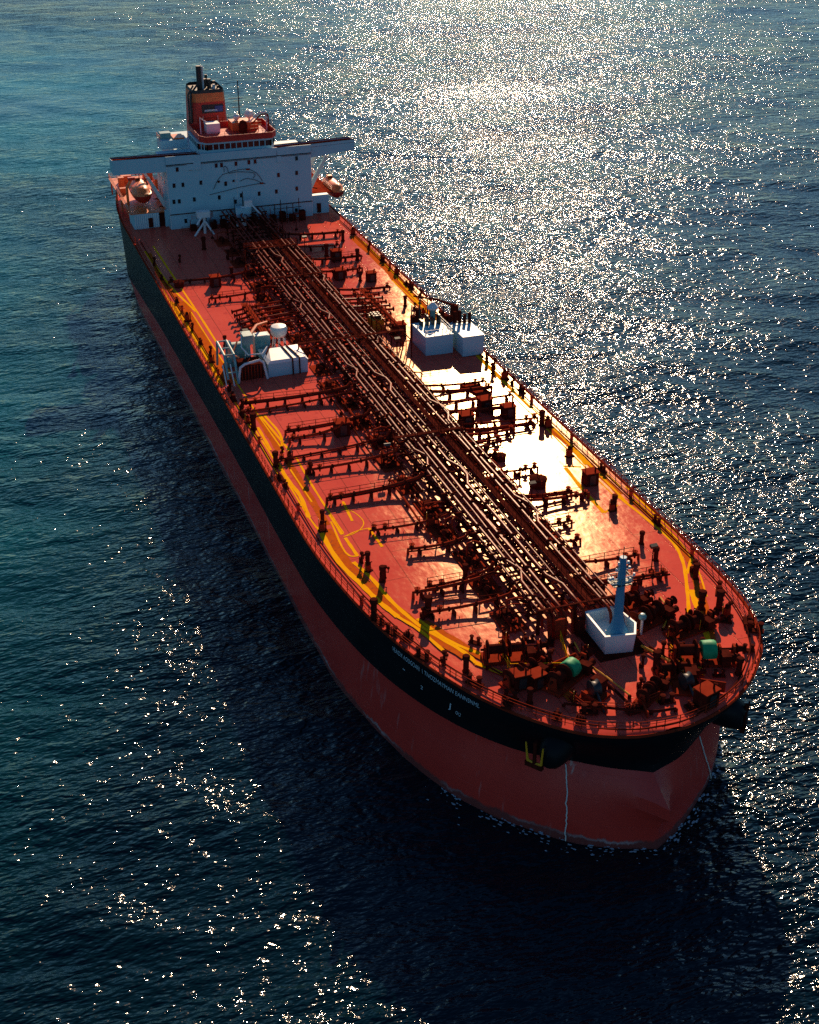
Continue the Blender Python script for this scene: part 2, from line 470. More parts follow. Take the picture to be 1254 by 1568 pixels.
# ------------------------------------------------------------ sharing meshes between repeats
PROTO = {}
def put(name, x, y, z=None, rz=0, parent=None, scale=1.0, key=None, label=None):
    """a repeat of a part: shares the mesh made once by its builder"""
    me = PROTO[key or name]
    parent = parent or ship
    o = bpy.data.objects.new(name, me); COL.objects.link(o); o.parent = parent
    zz = dz(y) if z is None else z
    o.location = Vector((x, y, zz)) - root_loc(parent)
    o.rotation_euler = (0, 0, rz)
    o.scale = (scale,)*3 if isinstance(scale, (int, float)) else scale
    if label: o['label'] = label
    return o
def proto(key, mb):
    me = bpy.data.meshes.new(key); me.from_pydata(mb.v, [], mb.f)
    for m in mb.mats: me.materials.append(m)
    me.polygons.foreach_set('material_index', mb.mi); me.polygons.foreach_set('use_smooth', mb.sm)
    me.update()
    if any(mb.sm): me.set_sharp_from_angle(angle=math.radians(42))
    PROTO[key] = me
def rb(m, x0, x1, y0, y1, z0, z1, mat):
    """box by its limits, z measured from the deck line"""
    m.box(((x0+x1)/2, (y0+y1)/2, DK+z0), (x1-x0, y1-y0, z1-z0), mat); return m
def rail(m, pts, h=1.1, gap=1.8, mat=None, rows=3, r=.04):
    mat = mat or M['deck_red']; pts = [Vector(p) for p in pts]
    for k in range(rows):
        m.tube([p+Vector((0, 0, h*(k+1)/rows)) for p in pts], r*.85, mat, 4, False)
    acc = 0.0
    for a, b in zip(pts, pts[1:]):
        L = (b-a).length; d = acc
        while d < L:
            q = a+(b-a)*(d/L); m.tube([q, q+Vector((0, 0, h))], r*1.15, mat, 4, False); d += gap
        acc = d-L

# ------------------------------------------------------------ painted lines on the deck
STROKES = [
(.5, [(-172,-19.0),(-150,-18.7),(-130,-18.4),(-110,-18.3)]), (.5, [(-96,-20.9),(-82,-20.9),(-66,-20.9)]), (.6, [(-108,20.6),(-92,20.2),(-76,20.2)]),
(.35, [(-88,-20.6),(-72,-20.3),(-56,-20.3),(-50,-20.0)]), (.3, [(-133,-19.4),(-112,-19.2),(-90,-18.9),(-74,-18.4)]), (.35, [(-98,20.6),(-80,20.4),(-68,20.4)]), (.3, [(-84,19.5),(-66,19.4),(-46,19.2)]), (.3, [(-47,21.2),(-40,21.5),(-33,21.4),(-27,20.2),(-21,18.0)]),
(0.55, [(-169.6,-21.1),(-147.1,-20.2),(-132.9,-18.6)]),
(0.9, [(-139.6,-21.7),(-125.0,-21.4),(-111.2,-21.2),(-99.6,-21.5)]),
(0.35, [(-147.7,-21.8),(-130.1,-22.0)]),
(0.5, [(-87.1,-18.6),(-74.1,-17.6)]),
(0.5, [(-86.9,-18.0),(-79.4,-17.5),(-74.8,-18.5)]),
(0.6, [(-83.2,-19.9),(-75.3,-20.0)]),
(0.75, [(-72.1,-20.1),(-65.9,-20.1),(-60.8,-19.8),(-54.8,-20.3)]),
(0.4, [(-72.2,-17.3),(-63.0,-17.5),(-55.7,-17.5),(-49.3,-17.4)]),
(0.3, [(-68.6,-19.0),(-58.6,-18.8)]),
(0.5, [(-57.2,-15.0),(-51.8,-15.4)]),
(0.6, [(-54.4,-17.6),(-49.0,-17.6)]),
(0.6, [(-48.1,-17.5),(-43.3,-17.4)]),
(0.35, [(-52.7,-18.0),(-43.8,-18.3),(-43.3,-17.4)]),
(0.9, [(-52.0,-19.9),(-42.8,-19.9),(-36.7,-18.9),(-32.8,-18.2),(-29.0,-17.2)]),
(0.6, [(-29.0,-17.2),(-25.8,-15.9),(-20.7,-14.7)]),
(0.5, [(-49.2,-14.0),(-44.3,-13.9)]),
(0.7, [(-42.2,-18.3),(-37.8,-17.4),(-32.2,-16.8),(-26.8,-15.6),(-23.5,-14.3),(-19.6,-12.7),(-17.5,-12.3)]),
(0.6, [(-27.8,-15.3),(-22.2,-13.4),(-18.0,-10.6)]),
(0.8, [(-17.5,-12.3),(-14.6,-10.4),(-12.0,-8.7)]),
(0.55, [(-161.1,21.3),(-146.2,21.0),(-130.9,20.2),(-120.4,19.6)]),
(0.4, [(-136.9,19.2),(-120.4,19.6),(-110.1,20.5)]),
(0.3, [(-127.8,18.5),(-112.3,18.7)]),
(0.5, [(-68.9,20.4),(-61.0,20.3),(-49.6,20.1),(-44.7,20.0)]),
(0.35, [(-67.5,21.0),(-58.5,21.1),(-49.1,21.3)]),
(0.6, [(-46.8,19.6),(-40.0,20.3),(-33.4,20.5),(-29.1,19.4),(-23.7,16.9),(-18.1,14.0)]),
(0.45, [(-48.9,22.0),(-41.2,22.0),(-33.4,22.3)]),
(0.8, [(-56.3,16.6),(-49.1,16.0),(-43.0,15.8)]),
(0.5, [(-56.8,16.5),(-55.9,18.8)]),
(0.5, [(-43.0,15.8),(-44.4,18.4)]),
(1.0, [(-22.9,17.0),(-18.3,15.4),(-13.9,13.8),(-11.0,12.6)]),
(0.5, [(-30.7,21.8),(-26.3,18.4)]),
(1.3, [(-61.0,20.3),(-56.3,20.0)]),
(0.2, [(-55.2,-15.8),(-54.6,-14.9),(-52.6,-14.2),(-50.8,-14.2),(-49.5,-15.0),(-48.6,-16.4),(-48.4,-17.6)]),
(0.25, [(-48.4,-17.6),(-49.2,-15.5),(-49.3,-13.9)]),
]
def strip(m, pts, w, mat, lift=.012):
    P = [np.array(p) for p in spline(pts, 6)] if len(pts) > 2 else [np.array(pts[0])+(np.array(pts[1])-np.array(pts[0]))*k/8 for k in range(9)]
    vs = []; k = len(P)
    for i, p in enumerate(P):
        d = P[min(i+1, k-1)]-P[max(i-1, 0)]; d = d/(np.linalg.norm(d)+1e-9); nrm = np.array([-d[1], d[0]])
        ww = w*(1+.12*math.sin(i*1.7+pts[0][0]))
        for s in (-.5, .5):
            q = p+nrm*ww*s; vs.append((q[0], q[1], DK+.4*(1-(q[1]/22.3)**2)+lift))
    m.add(vs, [(2*i, 2*i+2, 2*i+3, 2*i+1) for i in range(k-1)], mat)
M['ochre'] = paint('walkway_paint', (.52, .095, .010), (.62, .12, .014), .6, .7, .0, (.3, .07, .03), .55)
M['line'] = paint('deck_line_paint', (.95, .40, .006), (1.0, .48, .010), .6, .8, .0, (.45, .11, .03), .68)
for w_, p_ in [(1.6, [(-51,-19.0),(-42,-19.1),(-36.5,-18.2),(-31,-16.9),(-25,-15.2),(-19,-12.9)]), (1.3, [(-27,-14.8),(-22,-12.8),(-17,-10.8)]),
               (1.3, [(-72,-18.7),(-60,-18.7),(-52,-18.7)]), (3.0, [(-139,-20.3),(-120,-20.4),(-100,-20.5)]), (1.0, [(-45.5,20.7),(-38,21.2),(-31,20.7),(-24,18.3),(-17,14.6)]),
               (2.6, [(-165,20.4),(-146,20.6),(-128,19.8),(-108,20.2)]), (1.4, [(-70,20.0),(-58,20.3),(-47,20.2)]), (1.4, [(-24,18.6),(-17,15.6),(-11,13.0)]),
               (1.6, [(-86.5,-18.8),(-74.8,-18.8)]), (1.2, [(-168,-20.6),(-147,-20.9),(-133,-19.6)]), (2.0, [(-13,-6.2),(-8,-5.2)]), (1.8, [(-9.6, 5.6),(-5.6,6.2)]), (1.6,[(-6.6,3.4),(-4.4,3.0)])]:
    m = MB(); strip(m, p_, w_*.75, M['ochre'], .008); m.build('walkway_band', ship)
for w_, p_ in STROKES:
    m = MB(); strip(m, p_, w_*.72, M['line'], .016); m.build('painted_line', ship)

# ------------------------------------------------------------ pipe rack down the middle
rnd = random.Random(11)
RX0, RX1 = -180.5, -20.0
def wav(x, k, a=.18): return a*math.sin(x*.11+k*1.7)+a*.6*math.sin(x*.31+k*2.9)
def rack_pipe(y, z, r, k, x0=RX0, x1=RX1, mat=None, a=.12, drop=True):
    m = MB(); pts = []; x = x0
    while x < x1-1:
        off = 0
        if (x+70*k % 37) % 31 < 3.2 and k % 3 == 0: off = .9           # expansion bend
        pts.append((x, y+wav(x, k, a)*.6+off, DK+.4+z+wav(x+9, k+3, a)*.25)); x += 2.4
    pts.append((x1, pts[-1][1], pts[-1][2]))
    if drop: pts += [(x1+.5, pts[-1][1], pts[-1][2]-.3), (x1+.8, pts[-1][1], pts[-1][2]-1), (x1+.8, pts[-1][1], DK+.5)]
    m.tube(pts, r*.8, mat or M['pipe_red'], 8)
    x = x0+4+k*1.3
    while x < x1-2:                                               # flanges
        yy = y+wav(x, k, a)*.6; zz = DK+.4+z+wav(x+9, k+3, a)*.25
        m.tube([(x, yy, zz), (x+.22, yy, zz)], r*1.5, M['dark'], 8); x += 8.5
    m.build('cargo_pipe', ship)
Y_TOP = [(-3.7,.22),(-2.9,.15),(-2.0,.26),(-.75,.24),(.3,.13),(2.9,.22),(3.8,.24),(4.6,.12)]
for k, (y, r) in enumerate(Y_TOP):
    x1 = -19.6 if y < 1 else (-17.2 if y > 3 else -18.4)
    rack_pipe(y+.8, 2.75+(.15 if k % 2 else 0), r, k, RX0, x1)
for k, (y, r) in enumerate([(-3.4,.16),(-2.4,.2),(-1.0,.24),(.4,.2),(2.2,.24),(3.4,.16),(4.8,.18)]):
    rack_pipe(y+.5, 1.65, r, k+20, RX0+6, -22+k*.4, M['dark'] if k % 2 else M['pipe_red'], .16)
for k, (y, r) in enumerate([(-4.6,.12),(-3.0,.3),(.8,.3),(4.0,.26),(5.4,.12),(6.1,.1)]):
    rack_pipe(y, .75, r, k+40, RX0+10+k*3, -25+k*1.2, M['dark'] if k % 2 else M['pipe_red'], .1, False)
# small lines lying on deck beside the rack
for k, (y, x0, x1) in enumerate([(-6.2,-62,-21),(-5.5,-62,-20),(-7.6,-60,-44),(7.0,-97,-30),(7.6,-96,-52),(-6.6,-148,-112),(7.2,-160,-112),(-7.4,-95,-64),(-5.9,-95,-64)]):
    m = MB(); pts = [(x0, y, dz(y)+.1), (x0, y, dz(y)+.5)]; x = x0+1
    while x < x1: pts.append((x, y+wav(x, k, .12), dz(y)+.5)); x += 3
    pts += [(x1, y, dz(y)+.5), (x1, y, dz(y)+.1)]
    m.tube(pts, .09+.03*(k % 3), M['dark'] if k % 2 else M['deck_red'], 6)
    x = x0+2
    while x < x1-1: m.box((x, y, dz(y)), (.14, .5, .5), M['dark']); x += 5.2
    m.build('deck_line_pipe', ship)
# catwalk on the rack, with railings
m = MB()
rb(m, RX0, -19.5, 2.1, 2.8, 3.1, 3.18, M['dark'])
rail(m, [(RX0, 2.1, DK+3.18), (-19.5, 2.1, DK+3.18)], 1.05, 2.6, M['dark'], 2, .03)
rail(m, [(RX0, 2.8, DK+3.18), (-19.5, 2.8, DK+3.18)], 1.05, 2.6, M['dark'], 2, .03)
m.build('catwalk', ship)
# supports
x = RX0+2; k = 0
while x < -19:
    m = MB()
    for y in (-3.6, .6, 5.7): m.box((x, y, DK+.3), (.28, .28, 2.5), M['dark'])
    for z in (.45, 1.38, 2.45): rb(m, x-.12, x+.12, -4.0, 6.1, z+.3, z+.5, M['dark'])
    if k % 2 == 0:
        m.tube([(x, -3.6, DK+.5), (x, .6, DK+2.7)], .08, M['dark'], 5)
        m.tube([(x, 5.7, DK+.5), (x, .6, DK+2.7)], .08, M['dark'], 5)
    m.build('pipe_support', ship); x += 5.35; k += 1
# walkways crossing over the rack
for xc, ya, yb, mt in [(-104.2,-8,10,'dark'),(-66.5,-4.8,5.6,'dark'),(-136,-4.6,5.6,'dark'),(-153.5,-4.8,5.6,'deck_red')]:
    m = MB(); rb(m, xc-.35, xc+.35, ya, yb, 3.5, 3.58, M['dark'])
    for s in (-.35, .35): rail(m, [(xc+s, ya, DK+3.58), (xc+s, yb, DK+3.58)], 1.0, 1.7, M[mt], 2, .04)
    for y in (ya+.2, yb-.2): rb(m, xc-.1, xc+.1, y-.1, y+.1, 0.3, 3.5, M['deck_red'])
    m.build('cross_walkway', ship)

# ------------------------------------------------------------ valves, vents, hatches, bollards (one mesh each)
m = MB(); m.tube([(0,0,0),(0,0,.9)], .12, M['dark'], 6); m.lathe((0,0,.35), [(.1,0),(.34,.05),(.34,.3),(.1,.36)], M['dark'], 8)
m.lathe((0,0,.95), [(.02,-.02),(.36,-.02),(.36,.04),(.02,.04)], M['deck_red'], 10); m.tube([(0,0,.9),(0,0,1.15)], .05, M['dark'], 5)
proto('valve', m)
m = MB(); m.lathe((0,0,0), [(.5,0),(.5,.12),(.36,.14),(.36,1.75),(.46,1.8),(.48,2.3),(.4,2.4),(.05,2.45)], M['dark'], 12)
m.tube([(.36,0,.4),(.9,0,.4),(.9,0,0)], .08, M['dark'], 5)
proto('air_vent', m)
m = MB(); m.lathe((0,0,0), [(.3,0),(.2,.1),(.17,1.5),(.3,1.55),(.34,1.9),(.1,2.0)], M['dark'], 9)
m.tube([(0,0,1.0),(.55,.1,1.0),(.55,.1,1.5)], .07, M['dark'], 5); m.lathe((.55,.1,1.5), [(.1,0),(.2,.1),(.2,.35),(.05,.4)], M['dark'], 7)
m.box((-.5,0,0), (.5,.5,.7), M['dark'])
proto('pressure_valve', m)
m = MB(); m.box((0,0,0), (1.9,.8,.16), M['dark'])
for s in (-.55,.55): m.lathe((s,0,.1), [(.26,0),(.24,.1),(.24,.8),(.33,.86),(.33,.98),(.1,1.02)], M['dark'], 10)
proto('bollard', m)
m = MB(); m.lathe((0,0,0), [(1.05,0),(1.05,.95),(1.18,.97),(1.18,1.15),(.9,1.3),(.15,1.36)], M['dark'], 16)
for a in range(8): m.box((1.1*math.cos(a*.785),1.1*math.sin(a*.785),.85), (.14,.14,.42), M['deck_red'], a*.785)
m.tube([(-.3,0,1.3),(-.3,0,1.55),(.3,0,1.55),(.3,0,1.3)], .05, M['dark'], 5)
proto('tank_hatch', m)
m = MB(); m.box((0,0,0), (1.7,1.9,1.9), M['dark'], top=.96); m.box((0,0,1.9), (1.85,2.05,.12), M['deck_red'])
m.box((.9,0,.25), (.06,.9,1.4), M['black']); m.tube([(.4,.5,2.0),(.4,.5,2.6),(.9,.5,2.7)], .12, M['dark'], 6)
m.tube([(-.4,-.6,2.0),(-.4,-.6,2.9)], .05, M['dark'], 5)
proto('deck_locker', m)
m = MB(); m.box((0,0,0), (1.2,1.6,.35), M['dark'])
for s in (-.45,.0,.45): m.lathe((0,s,.35), [(.2,0),(.2,.35),(.1,.4),(.1,.7),(.2,.75)], M['dark'], 8)
proto('fairlead', m)
m = MB(); m.tube([(0,0,0),(0,0,3.4)], .07, M['dark'], 6); m.box((0,0,3.4), (.5,.9,.35), M['black'], ry=.3); m.box((0,0,0), (.5,.5,.3), M['dark'])
m.tube([(0,0,2.6),(.0,.5,3.4)], .04, M['dark'], 4)
proto('floodlight', m)
m = MB(); m.box((0,0,0), (.9,1.3,.12), M['dark']); m.box((0,-.1,.12), (.55,.7,1.1), M['deck_red']); m.tube([(0,.45,.1),(0,.45,1.5),(.35,.45,1.7)], .1, M['dark'], 6)
m.lathe((0,-.1,1.22), [(.3,0),(.3,.3),(.15,.5)], M['dark'], 9); m.tube([(-.3,-.5,.1),(-.3,-.5,1.9)], .05, M['yellow'], 5)
proto('cargo_pump', m)
m = MB(); m.box((0,0,0), (.35,.35,.9), M['red']); m.box((0,0,.9), (.5,.5,.1), M['dark']); m.tube([(0,.2,.6),(0,.5,.5)], .08, M['orange'], 6)
proto('fire_hydrant', m)

for x, y, n_, rz in [(-146.6,-18.8,'tank_hatch',0),(-144.4,-12.5,'deck_locker',0),(-76.4,-9.2,'deck_locker',0),(-51,17.7,'deck_locker',0),(-74.1,15.7,'deck_locker',0),(-77.4,13.3,'deck_locker',.1),
        (-137.5,15.3,'deck_locker',0),(-140.2,10.0,'deck_locker',0),(-151.2,12.7,'deck_locker',0),(-2.6,7.0,'deck_locker',.3),(-76,-2.2,'deck_locker',0),(-12.0,-9.6,'deck_locker',0),(-11.4,-8.0,'deck_locker',.2),
        (-110.0,11.2,'deck_locker',0),(-73.0,8.6,'deck_locker',0),(-61.2,9.0,'tank_hatch',0),(-52.4,10.7,'tank_hatch',0),(-153.7,11.5,'air_vent',0),(-150.0,16.6,'air_vent',0),(-162.4,17.5,'air_vent',0),(-138.2,13.4,'air_vent',0),
        (-115.7,-17.3,'air_vent',0),(-50.8,-19.6,'cargo_pump',0),(-53.0,-19.0,'air_vent',0),(-40.9,-16.9,'air_vent',0),(-41.6,-17.4,'pressure_valve',0),(-39.6,-17.2,'cargo_pump',.5),(-36.8,-16.4,'air_vent',0),(-37.4,-15.9,'pressure_valve',.6),(-30,-19.7,'air_vent',0),(-28.8,-19.6,'bollard',.5),
        (-18.4,-15.6,'pressure_valve',0),(-16.4,-13.9,'air_vent',0),(-26.2,-18.9,'bollard',.55),(-24.6,-17.7,'fairlead',.6),(-27.5,-14.7,'pressure_valve',0),(-28.0,-13.9,'air_vent',0),(-69.1,19.9,'cargo_pump',0),(-69.9,19.2,'air_vent',0),(-59.4,18.7,'cargo_pump',.3),
        (-43.7,17.6,'air_vent',0),(-44.7,18.0,'pressure_valve',0),(-43.2,17.1,'cargo_pump',0),(-34.4,16.6,'air_vent',0),(-26,19.2,'pressure_valve',0),(-25,18.8,'air_vent',0),(-18.9,16.0,'air_vent',0),(-18.0,15.2,'pressure_valve',1),(-18.2,17.9,'air_vent',0),(-16.6,18.0,'cargo_pump',.4),
        (-17.3,18.7,'pressure_valve',2),(-15.6,17.2,'bollard',1),(-14.6,19.6,'fairlead',1.1),(-6.3,13.2,'air_vent',0),(-13.0,19.4,'bollard',1),(-11.4,11.7,'pressure_valve',.4),(-94.7,20.8,'air_vent',0),(-92,21.0,'pressure_valve',0),(-82.1,21.4,'bollard',0),(-62.5,7.4,'air_vent',0),(-55.6,9.5,'pressure_valve',0),
        (-33.8,-7.1,'air_vent',0),(-46.9,-6.5,'cargo_pump',0),(-131.9,21.2,'bollard',0),(-134,21.0,'fairlead',1.57),(-123.1,16.9,'air_vent',0),(-120.6,17.8,'pressure_valve',0),(-118.2,18.6,'cargo_pump',0),(-9.8,5.2,'air_vent',0),(-9,-9.8,'air_vent',0),(-10.3,-11.4,'bollard',.8),(-9.4,-12.1,'fairlead',.85),
        (-5.8,-8.2,'fairlead',.95),(-5.4,-4.8,'bollard',1.2),(-7.2,2,'pressure_valve',0),(-4.3,3.5,'bollard',1.5),(-2.5,5.2,'fairlead',1.6),(-24.4,10.4,'cargo_pump',0),(-30.2,16.3,'air_vent',0),(-160,-16,'pressure_valve',0),(-166,-10,'air_vent',0),(-158,-7,'pressure_valve',0),(-148,-8.6,'air_vent',0),
        (-20.5,-17.3,'bollard',.6),(-64,-20.9,'bollard',0),(-66.4,-21.1,'fairlead',1.57),(-88,-21.0,'bollard',0),(-90,-20.6,'pressure_valve',0),(-85.2,-20.8,'cargo_pump',0),(-82.8,-20.6,'air_vent',0),(-118,-20.9,'bollard',0),(-124,-21.0,'pressure_valve',0),(-129,-20.8,'cargo_pump',0),(-112.5,-20.4,'pressure_valve',0),(-109.5,-20.9,'cargo_pump',0),
        (-139,-20.7,'bollard',0),(-152,-21,'bollard',0),(-160,-20.9,'pressure_valve',0),(-113,20.9,'bollard',0),(-116.5,21.1,'fairlead',1.57),(-126.5,21.1,'pressure_valve',0),(-140,21.2,'cargo_pump',0),(-148,21.1,'bollard',0),(-156,21,'pressure_valve',0),(-166,20.8,'cargo_pump',0),(-87.5,20.9,'cargo_pump',0),(-85,21.2,'pressure_valve',0),(-90.0,19.9,'air_vent',0),
        (-97,-20.8,'pressure_valve',0),(-94,-21.0,'bollard',0),(-72.8,-19.0,'pressure_valve',0),(-71.5,-18.2,'cargo_pump',0),(-70.2,-20.6,'air_vent',0),(-66,-16.9,'pressure_valve',0),(-21,-11.0,'bollard',.7),(-14.0,-13.9,'bollard',.7),(-21.5,19.9,'bollard',-.6),(-38.5,21.0,'bollard',0),(-54,21.1,'bollard',0),(-9.8,16.6,'bollard',1.1),(-6.6,11.0,'bollard',1.2)]:
    put(n_, x, y, None, rz, scale=rnd.uniform(.7, 1.05) if n_ != 'deck_locker' else rnd.uniform(.85, 1.1))
for x, y in [(-33,-20.2),(-57,-21.1),(-78,-21),(-104,-21.1),(-134,-20.8),(-30,21.2),(-46,21.2),(-64,21.2),(-78,21.2),(-105,21.3),(-144,21.2)]: put('fire_hydrant', x, y)
for x, y, rz in [(-28,14.5,0),(-156,7.8,0),(-100,7.4,0),(-64,-6.5,3.1),(-47.2,7.4,0),(-112,-14.6,0),(-172,-7,0),(-172,10.5,0)]: put('floodlight', x, y, rz=rz)

# ------------------------------------------------------------ pipes running athwartships
def cross_pipe(xa, ya, xb, yb, kind=0, r=.17, z0=.55, end='valve', n=1, mat=None):
    m = MB(); mat = mat or M['deck_red']; d = 1 if yb > ya else -1
    pts = []; K = 10
    for i in range(K+1):
        t = i/K; y = ya+(yb-ya)*t; pts.append((xa+(xb-xa)*t, y, dz(y)+z0+.9*t*t*t))
    pts += [(xb, yb+.3*d, dz(yb)+z0+1.1), (xb, yb+.7*d, dz(yb)+2.4)]
    m.tube([(pts[0][0], pts[0][1], dz(ya)+.0)]+pts, r, mat, 7)
    if n > 1: m.tube([(p[0]+.65, p[1]-.1*d, p[2]+.02) for p in pts], r*.6, M['dark'], 6)
    L = abs(yb-ya); k = max(2, int(L/2.4))
    for i in range(k):
        t = (i+.4)/k; y = ya+(yb-ya)*t; x = xa+(xb-xa)*t
        m.box((x+.2, y, dz(y)-.02), (1.1, .16, z0+.9*t*t*t-.05), M['dark'])
    if kind:                                          # handrail alongside
        rp = [(xa+(xb-xa)*t-.45, ya+(yb-ya)*t, dz(ya+(yb-ya)*t)+z0*.8) for t in (0.05, .5, .95)]
        rail(m, rp, 1.0, 2.0, M['dark'], 2, .045)
    for t in (.3, .62, .86): 
        y = ya+(yb-ya)*t; x = xa+(xb-xa)*t; zz = dz(y)+z0+.9*t**3
        m.lathe((x, y-.12, zz), [(r*1.1,0),(r*1.7,.02),(r*1.7,.2),(r*1.1,.22)], M['dark'], 8, 'y')
    o = m.build('cross_pipe', ship)
    for i in range(2 if kind else 1):
        put('valve', xa+.2*i, ya+d*(.5+1.4*i), dz(ya)+z0*.4, 0, o, 1.0)
CP = [(-148.9,-20.3,-145.8,-7,0),(-136.5,-15.4,-135.7,-4.8,1),(-90.7,-20.3,-88.5,-4.7,1),(-88.0,-20.6,-87.2,-4.8,0),(-79.2,-16.8,-78.5,-4.9,1),(-76.2,-17.0,-75.6,-9.9,0),(-71.1,-20.0,-70.7,-4.6,0),(-66.3,-17.4,-65.5,-5,1),
      (-57.4,-17.1,-56.9,-4.7,1),(-47.8,-14.3,-46.6,-4.6,1),(-41.6,-11.5,-40.4,-4.6,0),(-31.9,-14.3,-31.3,-4.6,0),(-32.9,-12.4,-32.6,-4.8,1),(-27.7,-14.6,-26.6,-4.6,1),
      (-166,18.0,-165.6,5.6,0),(-158.6,15.6,-158.2,5.6,0),(-150.7,17.6,-149.4,5.6,1),(-142.9,15.3,-141.4,5.4,1),(-132.4,17.2,-132.0,5.6,0),(-86.1,17.1,-86.0,5.2,1),(-83.6,17.0,-83.4,5.4,0),(-71.6,19.3,-71.9,5.2,1),(-70.0,17.9,-69.4,5.2,0),
      (-68.5,14.2,-67.4,5.2,0),(-66.4,11.3,-66.0,5,0),(-80,19,-79.6,5.2,0),(-76.1,17.2,-75.8,5.2,1),(-56.7,12.6,-56.2,5.1,1),(-48.8,13.9,-48.4,5.7,0),(-47.2,15.6,-46.9,5,1),(-41.6,10.5,-40.9,5,1),(-31.1,14.4,-30.9,5,1),(-26.2,15.5,-26.0,5,1),(-37,9.5,-36.6,5,0),(-62,9,-61.8,5,0)]
for i, (a, b, c, d, k) in enumerate(CP): cross_pipe(a, b, c, d, k, .16+.05*((i*7) % 3)/2, .5+.15*(i % 3), n=1+(i+1) % 2)
# loading manifold: six arms each side, ending in flanges
for s in (-1, 1):
    for k in range(6):
        x = -127.2+k*2.0; y0 = 13.4*s if k < 5 else 12.2*s; y1 = 4.9*s
        m = MB(); pts = []
        for i in range(9):
            t = i/8; y = y0+(y1-y0)*t; pts.append((x+.5*math.sin(t*2.6)*(-1 if s < 0 else .4), y, dz(y)+1.15+.6*t))
        m.tube(pts, .2, M['pipe_red'] if k % 2 else M['deck_red'], 8)
        m.lathe((x, y0-.1*s, dz(y0)+1.15), [(.2,0),(.42,.01),(.42,.14*s),(.2,.15*s)] if s > 0 else [(.2,-.15),(.42,-.14),(.42,0),(.2,.01)], M['dark'], 10, 'y')
        for t in (.1, .45, .8): y = y0+(y1-y0)*t; m.box((x, y, dz(y)), (.25,.2,1.0), M['dark'])
        o = m.build('manifold_pipe', ship)
        put('valve', x, y0-2.2*s, dz(y0)+.9, 0, o, 1.15); put('valve', x, y0-4.4*s, dz(y0)+.9, 0, o, 1.15)
    m = MB()
    for z in (.5, 1.6): m.tube([(-129, 9.8*s, DK+z), (-110, 9.8*s, DK+z)], .12, M['dark'], 6)
    rb(m, -129, -111, min(10.2*s, 11.4*s), max(10.2*s, 11.4*s), 2.0, 2.1, M['deck_red'])
    rail(m, [(-129, 10.2*s, DK+2.1), (-111, 10.2*s, DK+2.1)], 1.0, 1.8, M['dark'], 2)
    for x in (-128.5,-122,-116.5,-111.5):
        for y in (10.4, 11.2): rb(m, x-.07, x+.07, y*s-.07, y*s+.07, .2, 2.0, M['dark'])
    m.build('manifold_platform', ship)
# valve gear and small branches crowding the rack: a bank of it at every few metres
for k in range(44):
    x = -172+k*3.45
    s = -1 if k % 2 else 1
    m = MB(); yb = (-5.6 if s < 0 else 6.0)+rnd.uniform(-.6,.6)
    if -20 < x: break
    for j in range(rnd.randint(2, 4)):
        xx = x+rnd.uniform(-1.5,1.5); yy = yb+rnd.uniform(-1.2,1.2); h = rnd.uniform(.9, 2.6); y2 = -3.6 if s < 0 else 4.2
        m.tube([(xx, yy, dz(yy)), (xx, yy, dz(yy)+h), (xx+rnd.uniform(-.4,.4), (yy+y2)/2, dz(yy)+h+.15), (xx, y2, dz(yy)+h*.9)], rnd.uniform(.06,.15), M['dark'] if j % 2 else M['deck_red'], 6)
    m.box((x+rnd.uniform(-1,1), yb, dz(yb)), (rnd.uniform(.5,1.1), rnd.uniform(.5,1.2), rnd.uniform(.5,1.3)), M['dark'], rnd.uniform(0,.4))
    m.box((x, yb, dz(yb)-.05), (4.4, 2.9, .2), M['deck_red'])
    m.lathe((x+1, yb+.4*s, dz(yb)), [(.2,0),(.2,.8),(.38,.82),(.38,1.0),(.1,1.3)], M['dark'], 8)
    o = m.build('valve_manifold', ship)
    for j in range(2): put('valve', x+rnd.uniform(-1.6,1.6), yb+rnd.uniform(-.9,.9), None, 0, o, rnd.uniform(.8,1.2))

# ------------------------------------------------------------ railings
def path_between(arr, xa, xb, inset=.32, h=0):
    out = []; n = len(arr)
    for i, p in enumerate(arr):
        q = arr[(i+1) % n]; r_ = arr[i-1]
        d = (q-r_); L = np.linalg.norm(d); nn = np.array([-d[1], d[0]])/L
        c = p+nn*inset
        out.append((c[0], c[1], dz(c[1])+h))
    return out
ALLP = path_between(LD, 0, 0)
stb_i = [i for i in range(NS) if -176 < LD[i][0]]
prt_i = [i for i in range(NS-1, len(LD)) if LD[i][0] > -176]
def rail_part(idx):
    m = MB(); rail(m, [ALLP[i] for i in idx], 1.15, 1.7, M['deck_red'], 3, .045); m.build('railing', ship)
def chunks(idx, n):
    k = max(1, math.ceil((len(idx)-1)/n)); return [idx[i:i+n+1] for i in range(0, len(idx)-1, n)]
for c in chunks(stb_i, 12)+chunks(prt_i, 12): rail_part(c)
# scuppers and brackets along the gunwale
m = MB()
for i in []:
    p = ALLP[i]; m.box((p[0], p[1], p[2]-.02), (.5, .18, .28), M['deck_red'], 0)
m = MB()
for s, L_ in ((-1, stb_i), (1, prt_i)):
    P = [(ALLP[i][0], ALLP[i][1]-1.1*s*(1 if abs(ALLP[i][1]) > 6 else .3), ALLP[i][2]+.25) for i in L_]
    m.tube(P, .09, M['dark'], 5, False)
m.build('fire_main', ship)
